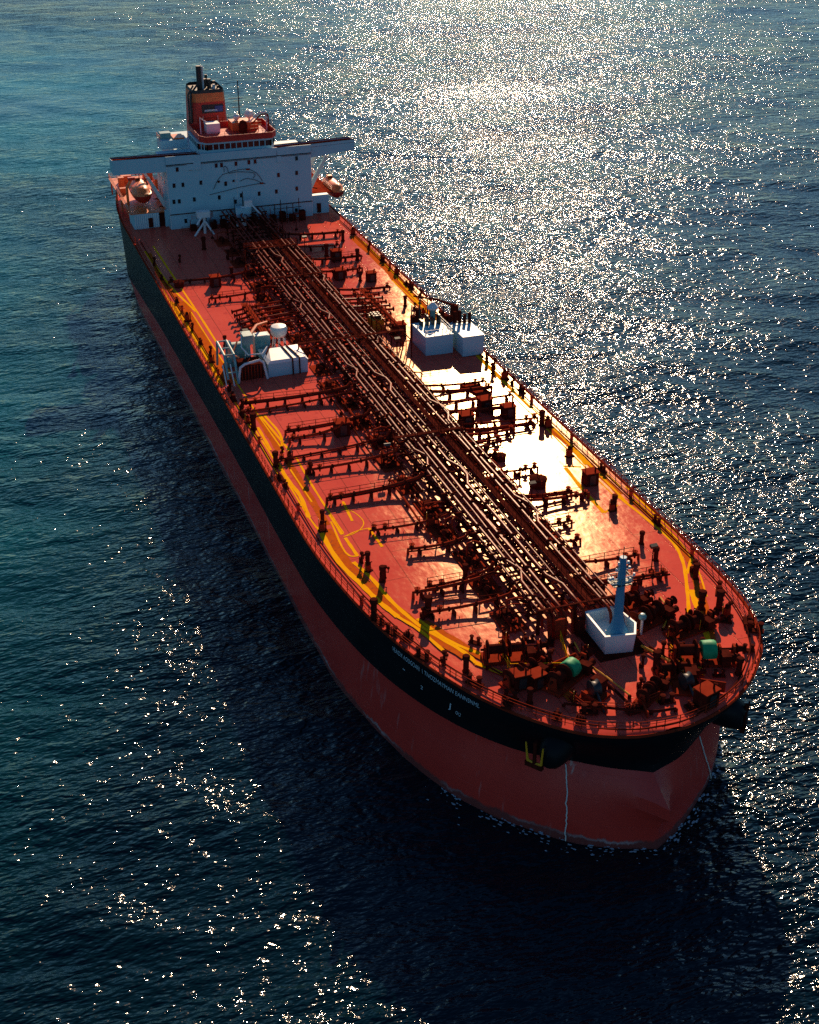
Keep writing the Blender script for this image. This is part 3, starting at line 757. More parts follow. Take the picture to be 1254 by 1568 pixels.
# ------------------------------------------------------------ accommodation block
sup = MB()
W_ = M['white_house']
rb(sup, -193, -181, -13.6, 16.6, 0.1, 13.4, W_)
rb(sup, -181, -180.86, -13.6, 16.6, 3.25, 3.42, M['dark'])          # ledge
rb(sup, -181, -180.88, -13.6, 16.6, 13.22, 13.36, M['dark'])
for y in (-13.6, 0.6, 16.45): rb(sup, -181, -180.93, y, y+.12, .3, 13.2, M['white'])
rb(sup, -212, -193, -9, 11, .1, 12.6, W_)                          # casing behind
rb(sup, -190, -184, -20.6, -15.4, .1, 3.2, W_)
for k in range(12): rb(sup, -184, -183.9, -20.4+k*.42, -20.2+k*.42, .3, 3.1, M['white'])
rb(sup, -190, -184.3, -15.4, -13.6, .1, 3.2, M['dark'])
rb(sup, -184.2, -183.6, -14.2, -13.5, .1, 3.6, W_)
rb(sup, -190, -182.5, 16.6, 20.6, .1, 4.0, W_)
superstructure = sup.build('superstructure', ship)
bo = MB()
rb(bo, -213, -184, -21.2, -13.6, 3.2, 3.35, M['orange']); bp = MB(); rb(bp, -213, -184, 16.6, 22.0, 3.9, 4.05, M['deck_red'])
for x in (-212,-205,-198): rb(bo, x, x+.3, -21, -20.7, .1, 3.2, M['orange']); rb(bp, x, x+.3, 21.4, 21.7, .1, 3.9, M['orange'])
rail(bo, [(-184.1,-21.1,DK+3.35),(-213,-21.1,DK+3.35),(-213,-9,DK+3.35)], 1.1, 1.7, M['orange'], 3)
rail(bp, [(-184.1,21.9,DK+4.05),(-213,21.9,DK+4.05),(-213,11,DK+4.05)], 1.1, 1.7, M['orange'], 3)
for x, y, sx, sy, h in [(-209,-18,2.5,2.2,1.6),(-205,-19.6,1.2,1.2,2.2),(-202,-12,3,2,2.2),(-210,-13,2,2,2.6),(-200,-20,1,1.4,1.2)]:
    bo.box((x, y, DK+3.35), (sx, sy, h), M['orange'])
bo.build('boat_deck', superstructure); bp.build('boat_deck', superstructure)
def window_mesh(key, w, h):
    m = MB(); m.box((0,0,-h/2-.07), (.10, w+.14, h+.14), W_); m.box((.04,0,-h/2), (.05, w, h), M['glass'])
    proto(key, m)
window_mesh('porthole_window', .58, .88)
for y, z in [(-11.4,12.5),(-8.7,12.5),(-3.4,12.6),(-2.3,12.6),(.7,12.6),(3.4,12.7),(4.7,12.7),(9.6,12.6),(13.5,12.6),(-12.3,9.3),(-10.5,9.3),(-6.8,9.4),(-1.7,8.7),(9.5,9.5),(13.4,9.6),(-12.6,6.0),(-11.5,6.0),(-8.4,6.1),(-3.2,6.0),(1.4,6.0),(5.2,6.0),(8.9,6.1),(13.3,6.3),(.1,4.8),(-10.5,1.8),(-6.5,1.8),(13,1.7)]:
    put('window', -180.98, y, DK+z, parent=superstructure, key='porthole_window')
for x in (-184,-187,-190):
    for z in (6, 9.4, 12.5): put('window', x, -13.62, DK+z, -math.pi/2, superstructure, key='porthole_window'); put('window', x, 16.62, DK+z, math.pi/2, superstructure, key='porthole_window')
for y in (-17.2, 18.4):
    m = MB(); x = -183.8 if y < 0 else -182.4
    m.box((x, y, DK+.3), (.08, .9, 2.0), M['dark']); m.build('door', superstructure)
# pipework emblem bolted to the front
m = MB(); fx = -180.8
def FP(pts): return [(fx, y, DK+z) for y, z in pts]
def em(u, v): return (-5.2+ (u)/1254*12.7*1.0, 13.3-(v/836)*8.4)
for P in ([(90,545),(150,430),(200,350),(290,262),(410,235),(520,205),(650,190),(800,190),(880,220),(990,290),(1060,380),(1105,470)], [(0,648),(300,605),(640,550),(1000,518),(1165,520)], [(640,430),(730,395),(800,385),(980,440),(1090,510)], [(330,215),(330,105),(370,98),(400,150),(412,220)], [(850,260),(930,285),(965,330),(915,400)], [(420,250),(600,232),(760,250),(860,262)]):
    m.tube(FP([em(*q) for q in P]), .055, M['dark'], 5)
for u, v in [(205,400),(350,430),(510,412)]: yy, zz = em(u, v); m.box((fx, yy, DK+zz-.2), (.12,.42,.42), M['dark'])
for u, v in [(820,200),(1090,512)]: yy, zz = em(u, v); m.box((fx, yy, DK+zz-.15), (.14,.7,.3), M['deck_red'])
m.build('wall_pipework', superstructure)
m = MB(); m.tube([(-180.7,-.2,DK+.4),(-180.7,-.2,DK+5.9)], .05, M['dark'], 5); m.build('downpipe', superstructure)

# bridge deck with its two long wings
br = MB()
rb(br, -188, -180.8, -13.6, 16.6, 13.42, 13.6, M['deck_red'])
rb(br, -180.95, -180.8, -13.6, 16.6, 13.36, 15.2, W_)
br.build('bridge_deck', superstructure)
def wing(s, y0, y1, ztip):
    m = MB(); X0, X1 = -184.6, -180.8
    zb0 = 12.1; n = 6; vs = []
    for x in (X1, X0):
        for i in range(n+1):
            t = i/n; y = y0+(y1-y0)*t; sweep = -1.6*t*(1 if s > 0 else .6)
            zb = zb0+(ztip-zb0)*max(0, t-.15)/.85
            for z in (zb, 14.55, 15.15 if x == X1 else 14.7): vs.append((x+sweep, y, DK+z))
    def I(a, i, k): return a*(n+1)*3+i*3+k
    fs = []
    for i in range(n):
        for k in range(2):
            for a in (0, 1): fs.append((I(a,i,k), I(a,i+1,k), I(a,i+1,k+1), I(a,i,k+1)))
        fs.append((I(0,i,0), I(0,i+1,0), I(1,i+1,0), I(1,i,0)))
    m.add(vs, fs, W_)
    fl = []
    m.add(vs, [(I(0,i,1), I(0,i+1,1), I(1,i+1,1), I(1,i,1)) for i in range(n)], M['deck'])
    m.add(vs, [(I(0,n,0), I(1,n,0), I(1,n,1), I(0,n,1)), (I(0,n,1), I(1,n,1), I(1,n,2), I(0,n,2)), (I(0,0,0), I(1,0,0), I(1,0,1), I(0,0,1))], W_)
    o = m.build('bridge_wing', superstructure)
    mod = o.modifiers.new('thick', 'SOLIDIFY'); mod.thickness = .09
    r_ = MB()
    for x in (X1, X0):
        r_.tube([(x-1.6*t*(1 if s > 0 else .6), y0+(y1-y0)*t, DK+(15.2 if x == X1 else 14.78)) for t in (0,.25,.5,.75,1)], .09, M['dark'], 5)
    r_.tube([(X0+1.2, y0, DK+14.7), (X0-.2, y1, DK+14.7)], .12, M['dark'], 5)
    r_.build('wing_rail', o)
wing(-1, -6.6, -24.0, 12.2); wing(1, 9.4, 26.6, 13.0)
wl_ = MB(); wl_.box((-180.95-1.0, -19.0, DK+14.2), (.12,.5,.5), M['glass']); wl_.build('porthole', superstructure)
# wheelhouse
wh = MB()
P0 = [(-181.8,-4.8),(-181.8,8.4),(-183.2,9.4),(-193,9.4),(-193,-6.3),(-183.4,-6.3)]
def prism(m, P, z0, z1, mat, grow=0.0):
    cx = sum(p[0] for p in P)/len(P); cy = sum(p[1] for p in P)/len(P)
    Q = [(cx+(p[0]-cx)*(1+grow), cy+(p[1]-cy)*(1+grow)) for p in P]; n = len(P)
    m.add([(p[0], p[1], DK+z0) for p in Q]+[(p[0], p[1], DK+z1) for p in Q], [(i, (i+1) % n, n+(i+1) % n, n+i) for i in range(n)]+[tuple(range(n-1,-1,-1)), tuple(range(n,2*n))], mat)
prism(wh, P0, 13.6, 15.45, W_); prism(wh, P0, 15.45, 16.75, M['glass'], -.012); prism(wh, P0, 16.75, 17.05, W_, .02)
wheelhouse = wh.build('wheelhouse', superstructure)
n_ = 0
def mull(a, b, k):
    m = MB(); m.tube([(a[0],a[1],DK+16.72),(b[0],b[1],DK+16.72)], .07, W_, 4); m.tube([(a[0],a[1],DK+15.5),(b[0],b[1],DK+15.5)], .06, W_, 4)
    for i in range(k+1):
        t = i/k; x = a[0]+(b[0]-a[0])*t; y = a[1]+(b[1]-a[1])*t
        m.box((x, y, DK+15.45), (.14,.16,1.3), W_)
    m.build('window_frame', wheelhouse)
mull(P0[0], P0[1], 11); mull(P0[1], P0[2], 2); mull(P0[5], P0[0], 3); mull(P0[4], P0[5], 6); mull(P0[2], P0[3], 6)
# top deck with red bulwark
tp = MB(); TP = [(-181.5,-5.0),(-181.5,8.7),(-183,9.8),(-194,9.8),(-194,-6.0),(-183.2,-6.0)]
prism(tp, TP, 17.06, 17.25, M['red'])
for i in range(6):
    a, b = Vector((*TP[i], DK+17.25)), Vector((*TP[(i+1) % 6], DK+17.25)); d = (b-a).normalized(); nn = Vector((d.y, -d.x, 0))*.06
    tp.add([a+nn, b+nn, b-nn, a-nn, a+nn+Vector((0,0,1.05)), b+nn+Vector((0,0,1.05)), b-nn+Vector((0,0,1.05)), a-nn+Vector((0,0,1.05))], [(0,3,2,1),(4,5,6,7),(0,1,5,4),(1,2,6,5),(2,3,7,6),(3,0,4,7)], M['red'])
rail(tp, [(x, y, DK+18.2) for x, y in TP+TP[:1]], .9, 1.3, M['dark'], 2, .04)
topdeck = tp.build('compass_deck', superstructure)
m = MB(); rb(m, -191, -188.5, -3.3, -.5, 17.25, 19.2, M['white']); m.tube([(-188.4,-4.6,DK+17.3),(-188.4,-4.6,DK+20.6),(-188.4,-3.2,DK+19.6)], .14, M['white'], 6); m.build('signal_cabin', topdeck)
m = MB()
rb(m, -193, -189, 2.2, 7.6, 17.25, 18.9, M['orange'])
m.lathe((-186.6,3.9,DK+17.25), [(.8,0),(.8,.3),(.95,1.6),(.7,2.4),(.1,2.7)], M['dark'], 12)
for y in (5.4, 6.4, 7.2): m.tube([(-187, y, DK+17.3), (-187, y, DK+19.2+.3*math.sin(y*3))], .1, M['orange'], 6)
for z in (18.0, 18.7, 19.3): m.tube([(-187,4.9,DK+z),(-187,7.9,DK+z)], .06, M['orange'], 5)
m.lathe((-190.5,6.2,DK+18.9), [(.2,0),(.25,.4),(.85,.8),(1.0,1.3),(.75,1.9),(.1,2.2)], M['white'], 14); m.lathe((-191,3.6,DK+18.9), [(.2,0),(.6,.4),(.7,.9),(.4,1.3),(.05,1.4)], M['white'], 12)
m.build('aerial_platform', topdeck)
m = MB()
for x in (-186.2,-188): m.tube([(x,5.6,DK+19.0),(x,7.0,DK+20.3),(x,7.8,DK+20.9),(x,9.0,DK+20.9),(x,9.2,DK+20.4),(x,9.3,DK+17.3)], .16, M['deck_red'] if x > -187 else M['white'], 6)
for t in range(5): m.tube([(-186.2,9.25,DK+17.8+t*.6),(-188,9.25,DK+17.8+t*.6)], .06, M['dark'], 5)
m.build('radar_arch', topdeck)
m = MB(); m.tube([(-196,5.4,DK+17.2),(-196,5.4,DK+23.2)], .2, M['black'], 7, r2=.1)
for z, w in ((20.5,1.6),(21.8,1.1),(22.4,2.2)): m.tube([(-196,5.4-w,DK+z),(-196,5.4+w*.4,DK+z)], .06, M['black'], 5)
m.tube([(-196,5.4,DK+23.2),(-196,5.4,DK+26)], .12, M['black'], 5); m.build('radar_mast', topdeck)
m = MB(); rb(m, -198, -194, -12.2, -6.5, 13.4, 15.2, W_); rb(m, -197.5, -195.5, -11.8, -9.6, 15.2, 16.4, M['teal']); rb(m, -198, -194.4, -9.3, -7.0, 15.2, 15.5, M['orange'])
rail(m, [(-194,-12.2,DK+15.2),(-198,-12.2,DK+15.2)], 1, 1.2, M['orange'], 2); m.build('stores_locker', superstructure)

# funnel
fu = MB(); fz = 1.7
FPoly = [(-198.5,-3.3),(-198.5,2.9),(-199.3,3.4),(-206.5,3.4),(-208.5,2.2),(-208.5,-2.8),(-206.5,-4.0),(-199.3,-4.0)]
def ring(z, s): 
    cx, cy = -203.2, -.2; z += 1.7 if z > 13 else 0
    return [(cx+(p[0]-cx)*s, cy+(p[1]-cy)*s, DK+z) for p in FPoly]
for (z0, s0), (z1, s1), mt in [((12.6,1.03),(19.7,.95),'red'),((19.7,.95),(21.5,.92),'orange'),((21.5,.92),(22.2,.9),'black')]:
    a, b = ring(z0, s0), ring(z1, s1)
    fu.add(a+b, [(i, (i+1) % 8, 8+(i+1) % 8, 8+i) for i in range(8)], M[mt])
fu.add(ring(21.7, .9), [tuple(range(8))], M['black'])
funnel = fu.build('funnel', ship)
m = MB(); m.box((-198.6, 0.3, DK+19.15), (.12, 4.6, 1.7), M['black'], ry=-.05); m.box((-198.52, 1.6, DK+19.35), (.12, 1.7, 1.2), M['blue'], ry=-.05); m.build('name_band', funnel)
m = MB()
for k in range(9): m.box((-198.48, -1.35+k*.3, DK+19.65), (.1, .24, .2), M['mark_white'], ry=-.05)
m.box((-198.48, -.1, DK+19.5), (.1, 2.9, .07), M['mark_white'], ry=-.05); m.build('lettering', funnel)
for x, y, r, h, mt in [(-201.5,-1.9,.55,5.8,'black'),(-202,-.9,.22,5.6,'white'),(-203.5,1.0,.45,2.6,'black'),(-204.2,2.4,.35,2.0,'black'),(-201.6,1.7,.3,1.8,'white'),(-204,-.4,.7,2.6,'black'),(-202.6,2.9,.22,1.3,'black'),(-205.6,.8,.3,3.1,'black')]:
    m = MB(); m.tube([(x,y*.85,DK+23.2),(x,y*.85,DK+22.6+h)], r, M[mt], 10); m.build('exhaust_pipe', funnel)
m = MB()
for y in (-4.15,): m.tube([(-199.4,y,DK+12.6),(-199.4,y,DK+21.6),(-199.8,y+.3,DK+23.2),(-200.6,y+1.8,DK+24.6)], .24, M['black'], 6); m.tube([(-201.4,y-.1,DK+12.6),(-201.4,y-.1,DK+22.6),(-201.6,y+1.2,DK+24.4)], .2, M['black'], 6)
for k in range(17): m.tube([(-199.4,-4.15,DK+13+k*.6),(-201.4,-4.25,DK+13+k*.6)], .06, M['black'], 4)
m.build('ladder', funnel)
m = MB()
for k in range(6): m.tube([(-198.2,-2.0,DK+15.0+k*.65),(-198.2,1.2,DK+15.0+k*.65)], .04, M['deck_red'], 4)
for y in (-2.0,1.2): m.tube([(-198.2,y,DK+13),(-198.2,y,DK+18.6)], .05, M['white'], 4)
m.build('grating', funnel)

# lifeboat davits (part of the ship)
def davit(s, xs, y_in, z_in, y_out, z_out, mt):
    for x in xs:
        m = MB()
        a, b = Vector((x, y_in, DK+z_in)), Vector((x, y_out, DK+z_out)); d = (b-a); ang = math.atan2(d.z, d.y)
        L = d.length; nrm = Vector((0, -math.sin(ang), math.cos(ang)))*.45; w = Vector((.35,0,0))
        P = [a-nrm-w, a-nrm+w, a+nrm+w, a+nrm-w]; Q = [b-nrm*.6-w, b-nrm*.6+w, b+nrm*.6+w, b+nrm*.6-w]
        m.add(P+Q, [(0,3,2,1),(4,5,6,7),(0,1,5,4),(1,2,6,5),(2,3,7,6),(3,0,4,7)], M[mt])
        m.tube([(x, y_in, DK+z_in), (x, y_in+1.6*s, DK+z_in-.4)], .12, M['dark'], 6)
        m.tube([b, b+Vector((0, .9*s, -.7)), b+Vector((0, 1.0*s, -2.0))], .09, M['dark'], 5)
        m.build('davit', ship)
davit(-1, (-187.5, -193.5), -13.4, 3.6, -16.4, 9.6, 'white'); davit(1, (-185.5, -191.5), 17.4, 5.0, 21.2, 11.4, 'white')
m = MB(); m.tube([(-192,-20.3,DK+3.3),(-192,-20.3,DK+6.6),(-192,-19.2,DK+8.4)], .3, M['orange'], 6); m.box((-192,-19.2,DK+8.2), (.8,1.4,.6), M['red']); m.build('stores_crane', ship)

# lifeboats: things of their own
def lifeboat(loc, label, S_):
    t = empty('lifeboat', loc, label, 'lifeboat', 'lifeboats under the bridge wings')
    X, Y, Z = loc; L, Wd = 8.6*S_, 3.0*S_
    def shell(mat, levels, name):
        m = MB(); K = 15; vs = []
        for (z, wf, lf) in levels:
            for i in range(K):
                u = -1+2*i/(K-1); 
                vs.append((X+u*L/2*lf, Y+Wd/2*wf*max(0, 1-abs(u)**4)**.5, Z+z*S_+.25*u*u))
            for i in range(K-2, 0, -1):
                u = -1+2*i/(K-1); vs.append((X+u*L/2*lf, Y-Wd/2*wf*max(0, 1-abs(u)**4)**.5, Z+z*S_+.25*u*u))
        n = 2*K-2; nl = len(levels)
        fs = [(k*n+j, k*n+(j+1) % n, (k+1)*n+(j+1) % n, (k+1)*n+j) for k in range(nl-1) for j in range(n)]
        fs += [tuple(range(n-1,-1,-1)), tuple((nl-1)*n+j for j in range(n))]
        m.add(vs, fs, mat, True); return m.build(name, t)
    shell(M['red'], [(0,.25,.75),(.35,.7,.88),(.8,.92,.95),(1.35,1,1)], 'hull')
    shell(M['orange'], [(1.36,1.04,1.01),(1.62,1.02,.99),(1.66,.92,.95),(2.25,.80,.84),(2.55,.46,.68),(2.62,.2,.55)], 'canopy')
    m = MB(); m.box((X-2.6, Y, Z+2.4*S_), (1.4,1.3,.9), M['orange'], top=.8); m.box((X-1.95, Y, Z+2.4*S_+.3), (.1,.9,.4), M['glass']); m.build('helm_cabin', t)
    m = MB()
    for u in (-.7,.7): m.tube([(X+u*L/2,Y,Z+1.8*S_),(X+u*L/2,Y,Z+3.6*S_)], .07, M['dark'], 5)
    m.build('hoisting_hook', t)
    return t
lifeboat((-192, -17.6, DK+4.0), 'orange covered lifeboat on the left side of the white bridge block, with boxes around it', 1.3)
lifeboat((-188.5, 23.4, DK+2.0), 'red and orange lifeboat on the right side of the bridge block, against the glittering sea', 1.15)
# ------------------------------------------------------------ midship houses and hose cranes
hs = MB(); rb(hs, -106.4, -100, -13.9, -7.5, .2, 2.5, M['white_house'])
x0,x1,y0,y1 = -106.5,-99.9,-14.0,-7.4
hs.add([(x0,y0,DK+2.5),(x1,y0,DK+2.5),(x1,y1,DK+2.5),(x0,y1,DK+2.5),(x0+2.0,-12.6,DK+3.2),(x1-.2,-13.4,DK+2.95),(x1-.2,-8.0,DK+2.95),(x0+2.0,-9.4,DK+3.2)], [(0,3,2,1),(4,5,6,7),(0,1,5,4),(1,2,6,5),(2,3,7,6),(3,0,4,7)], M['white'])
dh = hs.build('deckhouse', ship, 'low white deckhouse with a pale sloping roof')
m = MB()
for a, b in [((-105.6,-10.6),(-99.8,-10.0)),((-105.4,-9.8),(-99.8,-8.9)),((-105.6,-12.0),(-103.0,-13.4))]: m.tube([(a[0],a[1],DK+3.3),((a[0]+b[0])/2,(a[1]+b[1])/2,DK+3.25),(b[0],b[1],DK+3.05),(b[0]+.15,b[1],DK+.4)], .12, M['dark'], 6)
m.build('roof_pipe', dh)
m = MB(); rb(m, -108.4, -106.6, -14.3, -11.8, .2, 4.6, M['teal']); rb(m, -108.0, -106.5, -13.9, -12.2, 4.6, 4.75, M['white']); m.build('control_cabinet', ship)
m = MB(); m.lathe((-109.6,-9.6,DK+.3), [(.22,0),(.18,2.6),(1.0,2.8),(1.3,3.2),(1.4,4.1),(1.2,4.5),(.1,4.7)], M['white'], 14)
for a in range(4): m.tube([(-109.6+1.1*math.cos(a*1.57+.7),-9.6+1.1*math.sin(a*1.57+.7),DK+2.9),(-109.6+1.5*math.cos(a*1.57+.7),-9.6+1.5*math.sin(a*1.57+.7),DK+.2)], .1, M['white'], 6)
m.build('foam_tank', ship)
# teal hose winch and its frame
hw = MB(); hw.lathe((-107.4,-18.4,DK+2.3), [(.5,0),(1.7,.01),(1.9,.3),(1.5,.35),(1.5,2.4),(1.9,2.45),(1.7,2.8),(.5,2.85)], M['teal'], 18, 'y')
hw.box((-107.4,-17,DK+.2), (2.6,4.2,.8), M['teal'])
hose_crane = hw.build('hose_winch', ship)
m = MB()
for y in (-20.4,-18.9): m.tube([(-99.2,y,DK+.2),(-101.6,y,DK+4.2),(-106.6,y,DK+4.6),(-107.6,y,DK+.3)], .2, M['teal'], 6)
for x, z in ((-100.2,1.8),(-101.6,4.2),(-104,4.4),(-106.6,4.6)): m.tube([(x,-20.4,DK+z),(x,-18.9,DK+z)], .14, M['teal'], 5)
for y in (-20.9,-19.7): m.tube([(-98.6,y,DK+.2),(-100.8,y,DK+3.0)], .1, M['white'], 5)
m.build('crane_frame', hose_crane)
m = MB(); m.tube([(-99.6,-18.8,DK+.3),(-99.8,-18.4,DK+2.6),(-100,-17.6,DK+3.0),(-100.2,-15.2,DK+3.3),(-100,-14.6,DK+2.9),(-99.5,-14.2,DK+.3)], .2, M['white'], 8)
rb(m, -103.5,-100.4,-18.2,-14.6,.2,2.6, M['dark'])
for k in range(7): rb(m, -100.38,-100.3,-18.1+k*.5,-17.95+k*.5,.3,2.5, M['deck_red'])
for k in range(5): rb(m, -100.36,-100.32,-18.1,-14.7,.5+k*.45,.56+k*.45, M['black'])
m.build('hose_rack', ship)
m = MB(); m.tube([(-104.5,-16,DK+.3),(-104.5,-16,DK+4.8)], .5, M['teal'], 10, r2=.4); m.box((-104.8,-16,DK+4.6), (2.2,1.5,1.5), M['teal']); m.tube([(-104,-16.2,DK+5.4),(-108,-13.6,DK+6.0),(-112.5,-10.8,DK+4.6)], .3, M['orange'], 6, r2=.18)
m.tube([(-105.6,-16.6,DK+6.1),(-103.6,-17.2,DK+4.4),(-102.6,-16.4,DK+3.4),(-101.2,-14.4,DK+3.9),(-103,-13.2,DK+4.2)], .12, M['white'], 5)
m.tube([(-106.6,-17.2,DK+4.2),(-104.2,-18.6,DK+3.0),(-102.2,-18.0,DK+3.4)], .15, M['orange'], 5)
for k in range(6): m.tube([(-108+k*.9,-15.4-.35*k,DK+.4),(-107.6+k*.9,-15-.35*k,DK+3.2+.4*math.sin(k*2))], .11, M['teal'] if k % 2 else M['white'], 5)
m.build('hose_crane', ship)
# port houses and crane
m = MB(); rb(m, -106.4,-100,12.3,17.0,.2,3.4, M['white_house']); rb(m, -106.5,-99.95,12.2,17.1,3.4,3.5, M['white_house'])
dh2 = m.build('deckhouse', ship, 'grey white deckhouse with rails on the roof')
m = MB(); rail(m, [(-100.1,12.4,DK+3.5),(-100.1,16.9,DK+3.5),(-106.3,16.9,DK+3.5)], 1.0, 1.4, M['white'], 2); m.tube([(-101,12.6,DK+3.5),(-101,12.6,DK+4.2),(-100.2,12.6,DK+4.2)], .08, M['white'], 5); m.build('railing', dh2)
m = MB(); rb(m, -104.6,-97.8,17.9,21.5,.2,3.5, M['white_house']); rb(m, -104.7,-97.7,17.8,21.6,3.5,3.6, M['white_house']); m.build('deckhouse', ship, 'smaller grey white deckhouse at the ship side')
m = MB()
for k in range(7): rb(m, -108.4-(k%2),-107.4-(k%2),12.6+k*1.25,13.3+k*1.25,.2,4.2+1.1*math.sin(k*2.3), M['dark'])
for k in range(6): m.tube([(-108,12.6+1.4*k,DK+.3),(-108.4,12.9+1.4*k,DK+6+math.sin(k))], .12, M['black'], 5)
m.build('hose_rack', ship)
m = MB()
for k in range(5): m.box((-104.6+.3*k, 18.2+k*.75, DK+3.6), (.5,.4,1.2+.9*abs(math.sin(k*2.2))), M['dark'])
for k in range(4): m.box((-105.2, 13.4+k*1.0, DK+3.5), (1.2,.3,.9+.8*abs(math.sin(k*1.7))), M['black'])
m.tube([(-103.5,18.2,DK+3.9),(-103.5,21.3,DK+3.9)], .12, M['dark'], 5); m.build('roof_fittings', ship)
m = MB(); m.tube([(-106.8,16.0,DK+.3),(-106.8,16.0,DK+5.6)], .45, M['teal'], 10, r2=.38); m.lathe((-106.8,16.0,DK+5.5), [(.9,0),(1.0,.3),(.2,1.2)], M['white'], 8)
m.tube([(-107.6,19.8,DK+.3),(-107.6,19.8,DK+5.6)], .45, M['dark'], 10, r2=.35)
m.tube([(-107.6,19.8,DK+5.4),(-113,19.0,DK+4.6),(-120,17.4,DK+3.0)], .26, M['dark'], 6, r2=.15)
m.build('hose_crane', ship)
m = MB(); m.box((-84.5,14.9,DK+.35), (5.0,2.2,.2), M['deck_red'], .25)
for k in range(5): m.tube([(-86.4+k,13.9,DK+.5),(-86.2+k,16.2,DK+.5)], .08, M['dark'], 5)
m.build('drip_tray', ship)
# steel frames and tall clutter between rack and port houses
m = MB()
for k in range(9):
    x = -121+k*2.6
    for y in (7.4, 9.9): m.tube([(x, y, DK+.3), (x, y, DK+3.2)], .09, M['dark'], 5)
    m.tube([(x,7.4,DK+3.2),(x,9.9,DK+3.2)], .09, M['dark'], 5)
for y in (7.4,8.6,9.9): m.tube([(-121,y,DK+3.2),(-100.2,y,DK+3.2)], .1, M['dark'], 5)
m.build('pipe_gantry', ship)
m = MB(); rb(m, -116,-113,7.6,9.6,.3,2.2, M['yellow']); rb(m, -115.6,-113.6,7.9,9.3,2.2,2.8, M['black']); m.tube([(-113,8,DK+1),(-111.5,8,DK+.4)], .1, M['yellow'], 5); m.build('hydraulic_unit', ship)
# crane at the front of the house
m = MB(); m.tube([(-176,-7.6,DK+.3),(-176,-7.6,DK+3.8)], .3, M['white'], 8)
for a, b in [((-7.6,3.0),(-10.0,.3)),((-7.6,3.0),(-6.0,.3)),((-7.6,4.8),(-9.4,2.6))]: m.tube([(-175.6,a[0],DK+a[1]),(-174.8,b[0],DK+b[1])], .22, M['white'], 6)
m.box((-176,-7.8,DK+3.8), (1.6,2.6,1.2), M['white']); rail(m, [(-176.6,-10,DK+3.2),(-176.6,-5.6,DK+3.2),(-178.6,-5.6,DK+3.2)], 1, 1, M['deck_red'], 3); m.build('provision_crane', ship)
m = MB(); m.tube([(-178,1.0,DK+.3),(-178,1.0,DK+4.6)], .55, M['white'], 10); m.box((-178,1.0,DK+2.6), (2.0,3.0,1.8), M['white_house']); m.box((-178,2.0,DK+4.4), (1.2,1.6,1.4), M['white'])
m.tube([(-177.6,-.4,DK+4.4),(-176.2,-.8,DK+1.0)], .18, M['white'], 6); m.tube([(-177.4,2.6,DK+5.0),(-175.4,4.0,DK+3.2)], .18, M['white'], 6); m.tube([(-178,1,DK+4.6),(-178,1,DK+7.6)], .12, M['black'], 6); m.build('provision_crane', ship)
m = MB()
for k in range(12):
    y = -10+k*2.1
    if abs(y-1) < 1.3: continue
    rb(m, -179.6,-178.2,y,y+1.2,.3,1.4+.9*abs(math.sin(k*1.9)), M['dark']); m.tube([(-178.6,y,DK+.4),(-178.6,y,DK+2.6+.9*math.sin(k))], .07, M['deck_red'], 5)
rail(m, [(-177.6,-12,DK+.4),(-177.6,14,DK+.4)], 1.2, 1.5, M['dark'], 3); m.build('pump_room_top', ship)
m = MB()
for k in range(5): m.tube([(-177,7.4+k*1.3,DK+.4),(-177.2,7.4+k*1.3,DK+4.6+.8*math.sin(k*2))], .09, M['dark'], 5)
for z in (2.2, 3.6): m.tube([(-177,7,DK+z),(-177,13,DK+z)], .08, M['dark'], 5)
m.build('pipe_gantry', ship)

# ------------------------------------------------------------ foremast on its white base
m = MB(); zb = DK+.45
bx = [(-19.2,1.2),(-13.9,1.1),(-13.3,4.5),(-15.3,5.6),(-19.2,5.0)]
n = 5
cx = sum(p[0] for p in bx)/n; cy = sum(p[1] for p in bx)/n
lo = [(cx+(p[0]-cx)*.93, cy+(p[1]-cy)*.9, zb) for p in bx]; hi = [(p[0], p[1], zb+2.4) for p in bx]; hin = [(cx+(p[0]-cx)*.9, cy+(p[1]-cy)*.9, zb+2.4) for p in bx]; hib = [(cx+(p[0]-cx)*.88, cy+(p[1]-cy)*.88, zb+1.3) for p in bx]
m.add(lo+hi+hin+hib, [(i,(i+1)%n,n+(i+1)%n,n+i) for i in range(n)]+[(n+i,n+(i+1)%n,2*n+(i+1)%n,2*n+i) for i in range(n)]+[(2*n+i,2*n+(i+1)%n,3*n+(i+1)%n,3*n+i) for i in range(n)]+[tuple(3*n+i for i in range(n))], M['white'])
m.box((-16.6,3.2,DK+.3), (7.4,6.0,.16), M['dark'])
fm = m.build('mast_house', ship)
mx, my = -14.9, 3.05
M['mast_blue'] = paint('pale_blue_mast_paint', (.045, .24, .40), (.07, .29, .46), .5, .5, .3)
m = MB()
def oct_(r1, r2, z, k=8): return [(mx+r1*math.cos(2*math.pi*i/k+.39), my+r2*math.sin(2*math.pi*i/k+.39), DK+z) for i in range(k)]
RR = [(1.15,1.5,1.7),(.95,1.2,2.7),(.65,.75,3.6),(.5,.52,4.6),(.46,.47,7.5),(.42,.42,10.5),(.38,.38,11.9)]
vs = []; 
for a, b, z in RR: vs += oct_(a, b, z)
m.add(vs, [(k*8+i, k*8+(i+1)%8, (k+1)*8+(i+1)%8, (k+1)*8+i) for k in range(len(RR)-1) for i in range(8)]+[tuple((len(RR)-1)*8+i for i in range(8))], M['mast_blue'], True)
mast = m.build('foremast', ship)
m = MB()
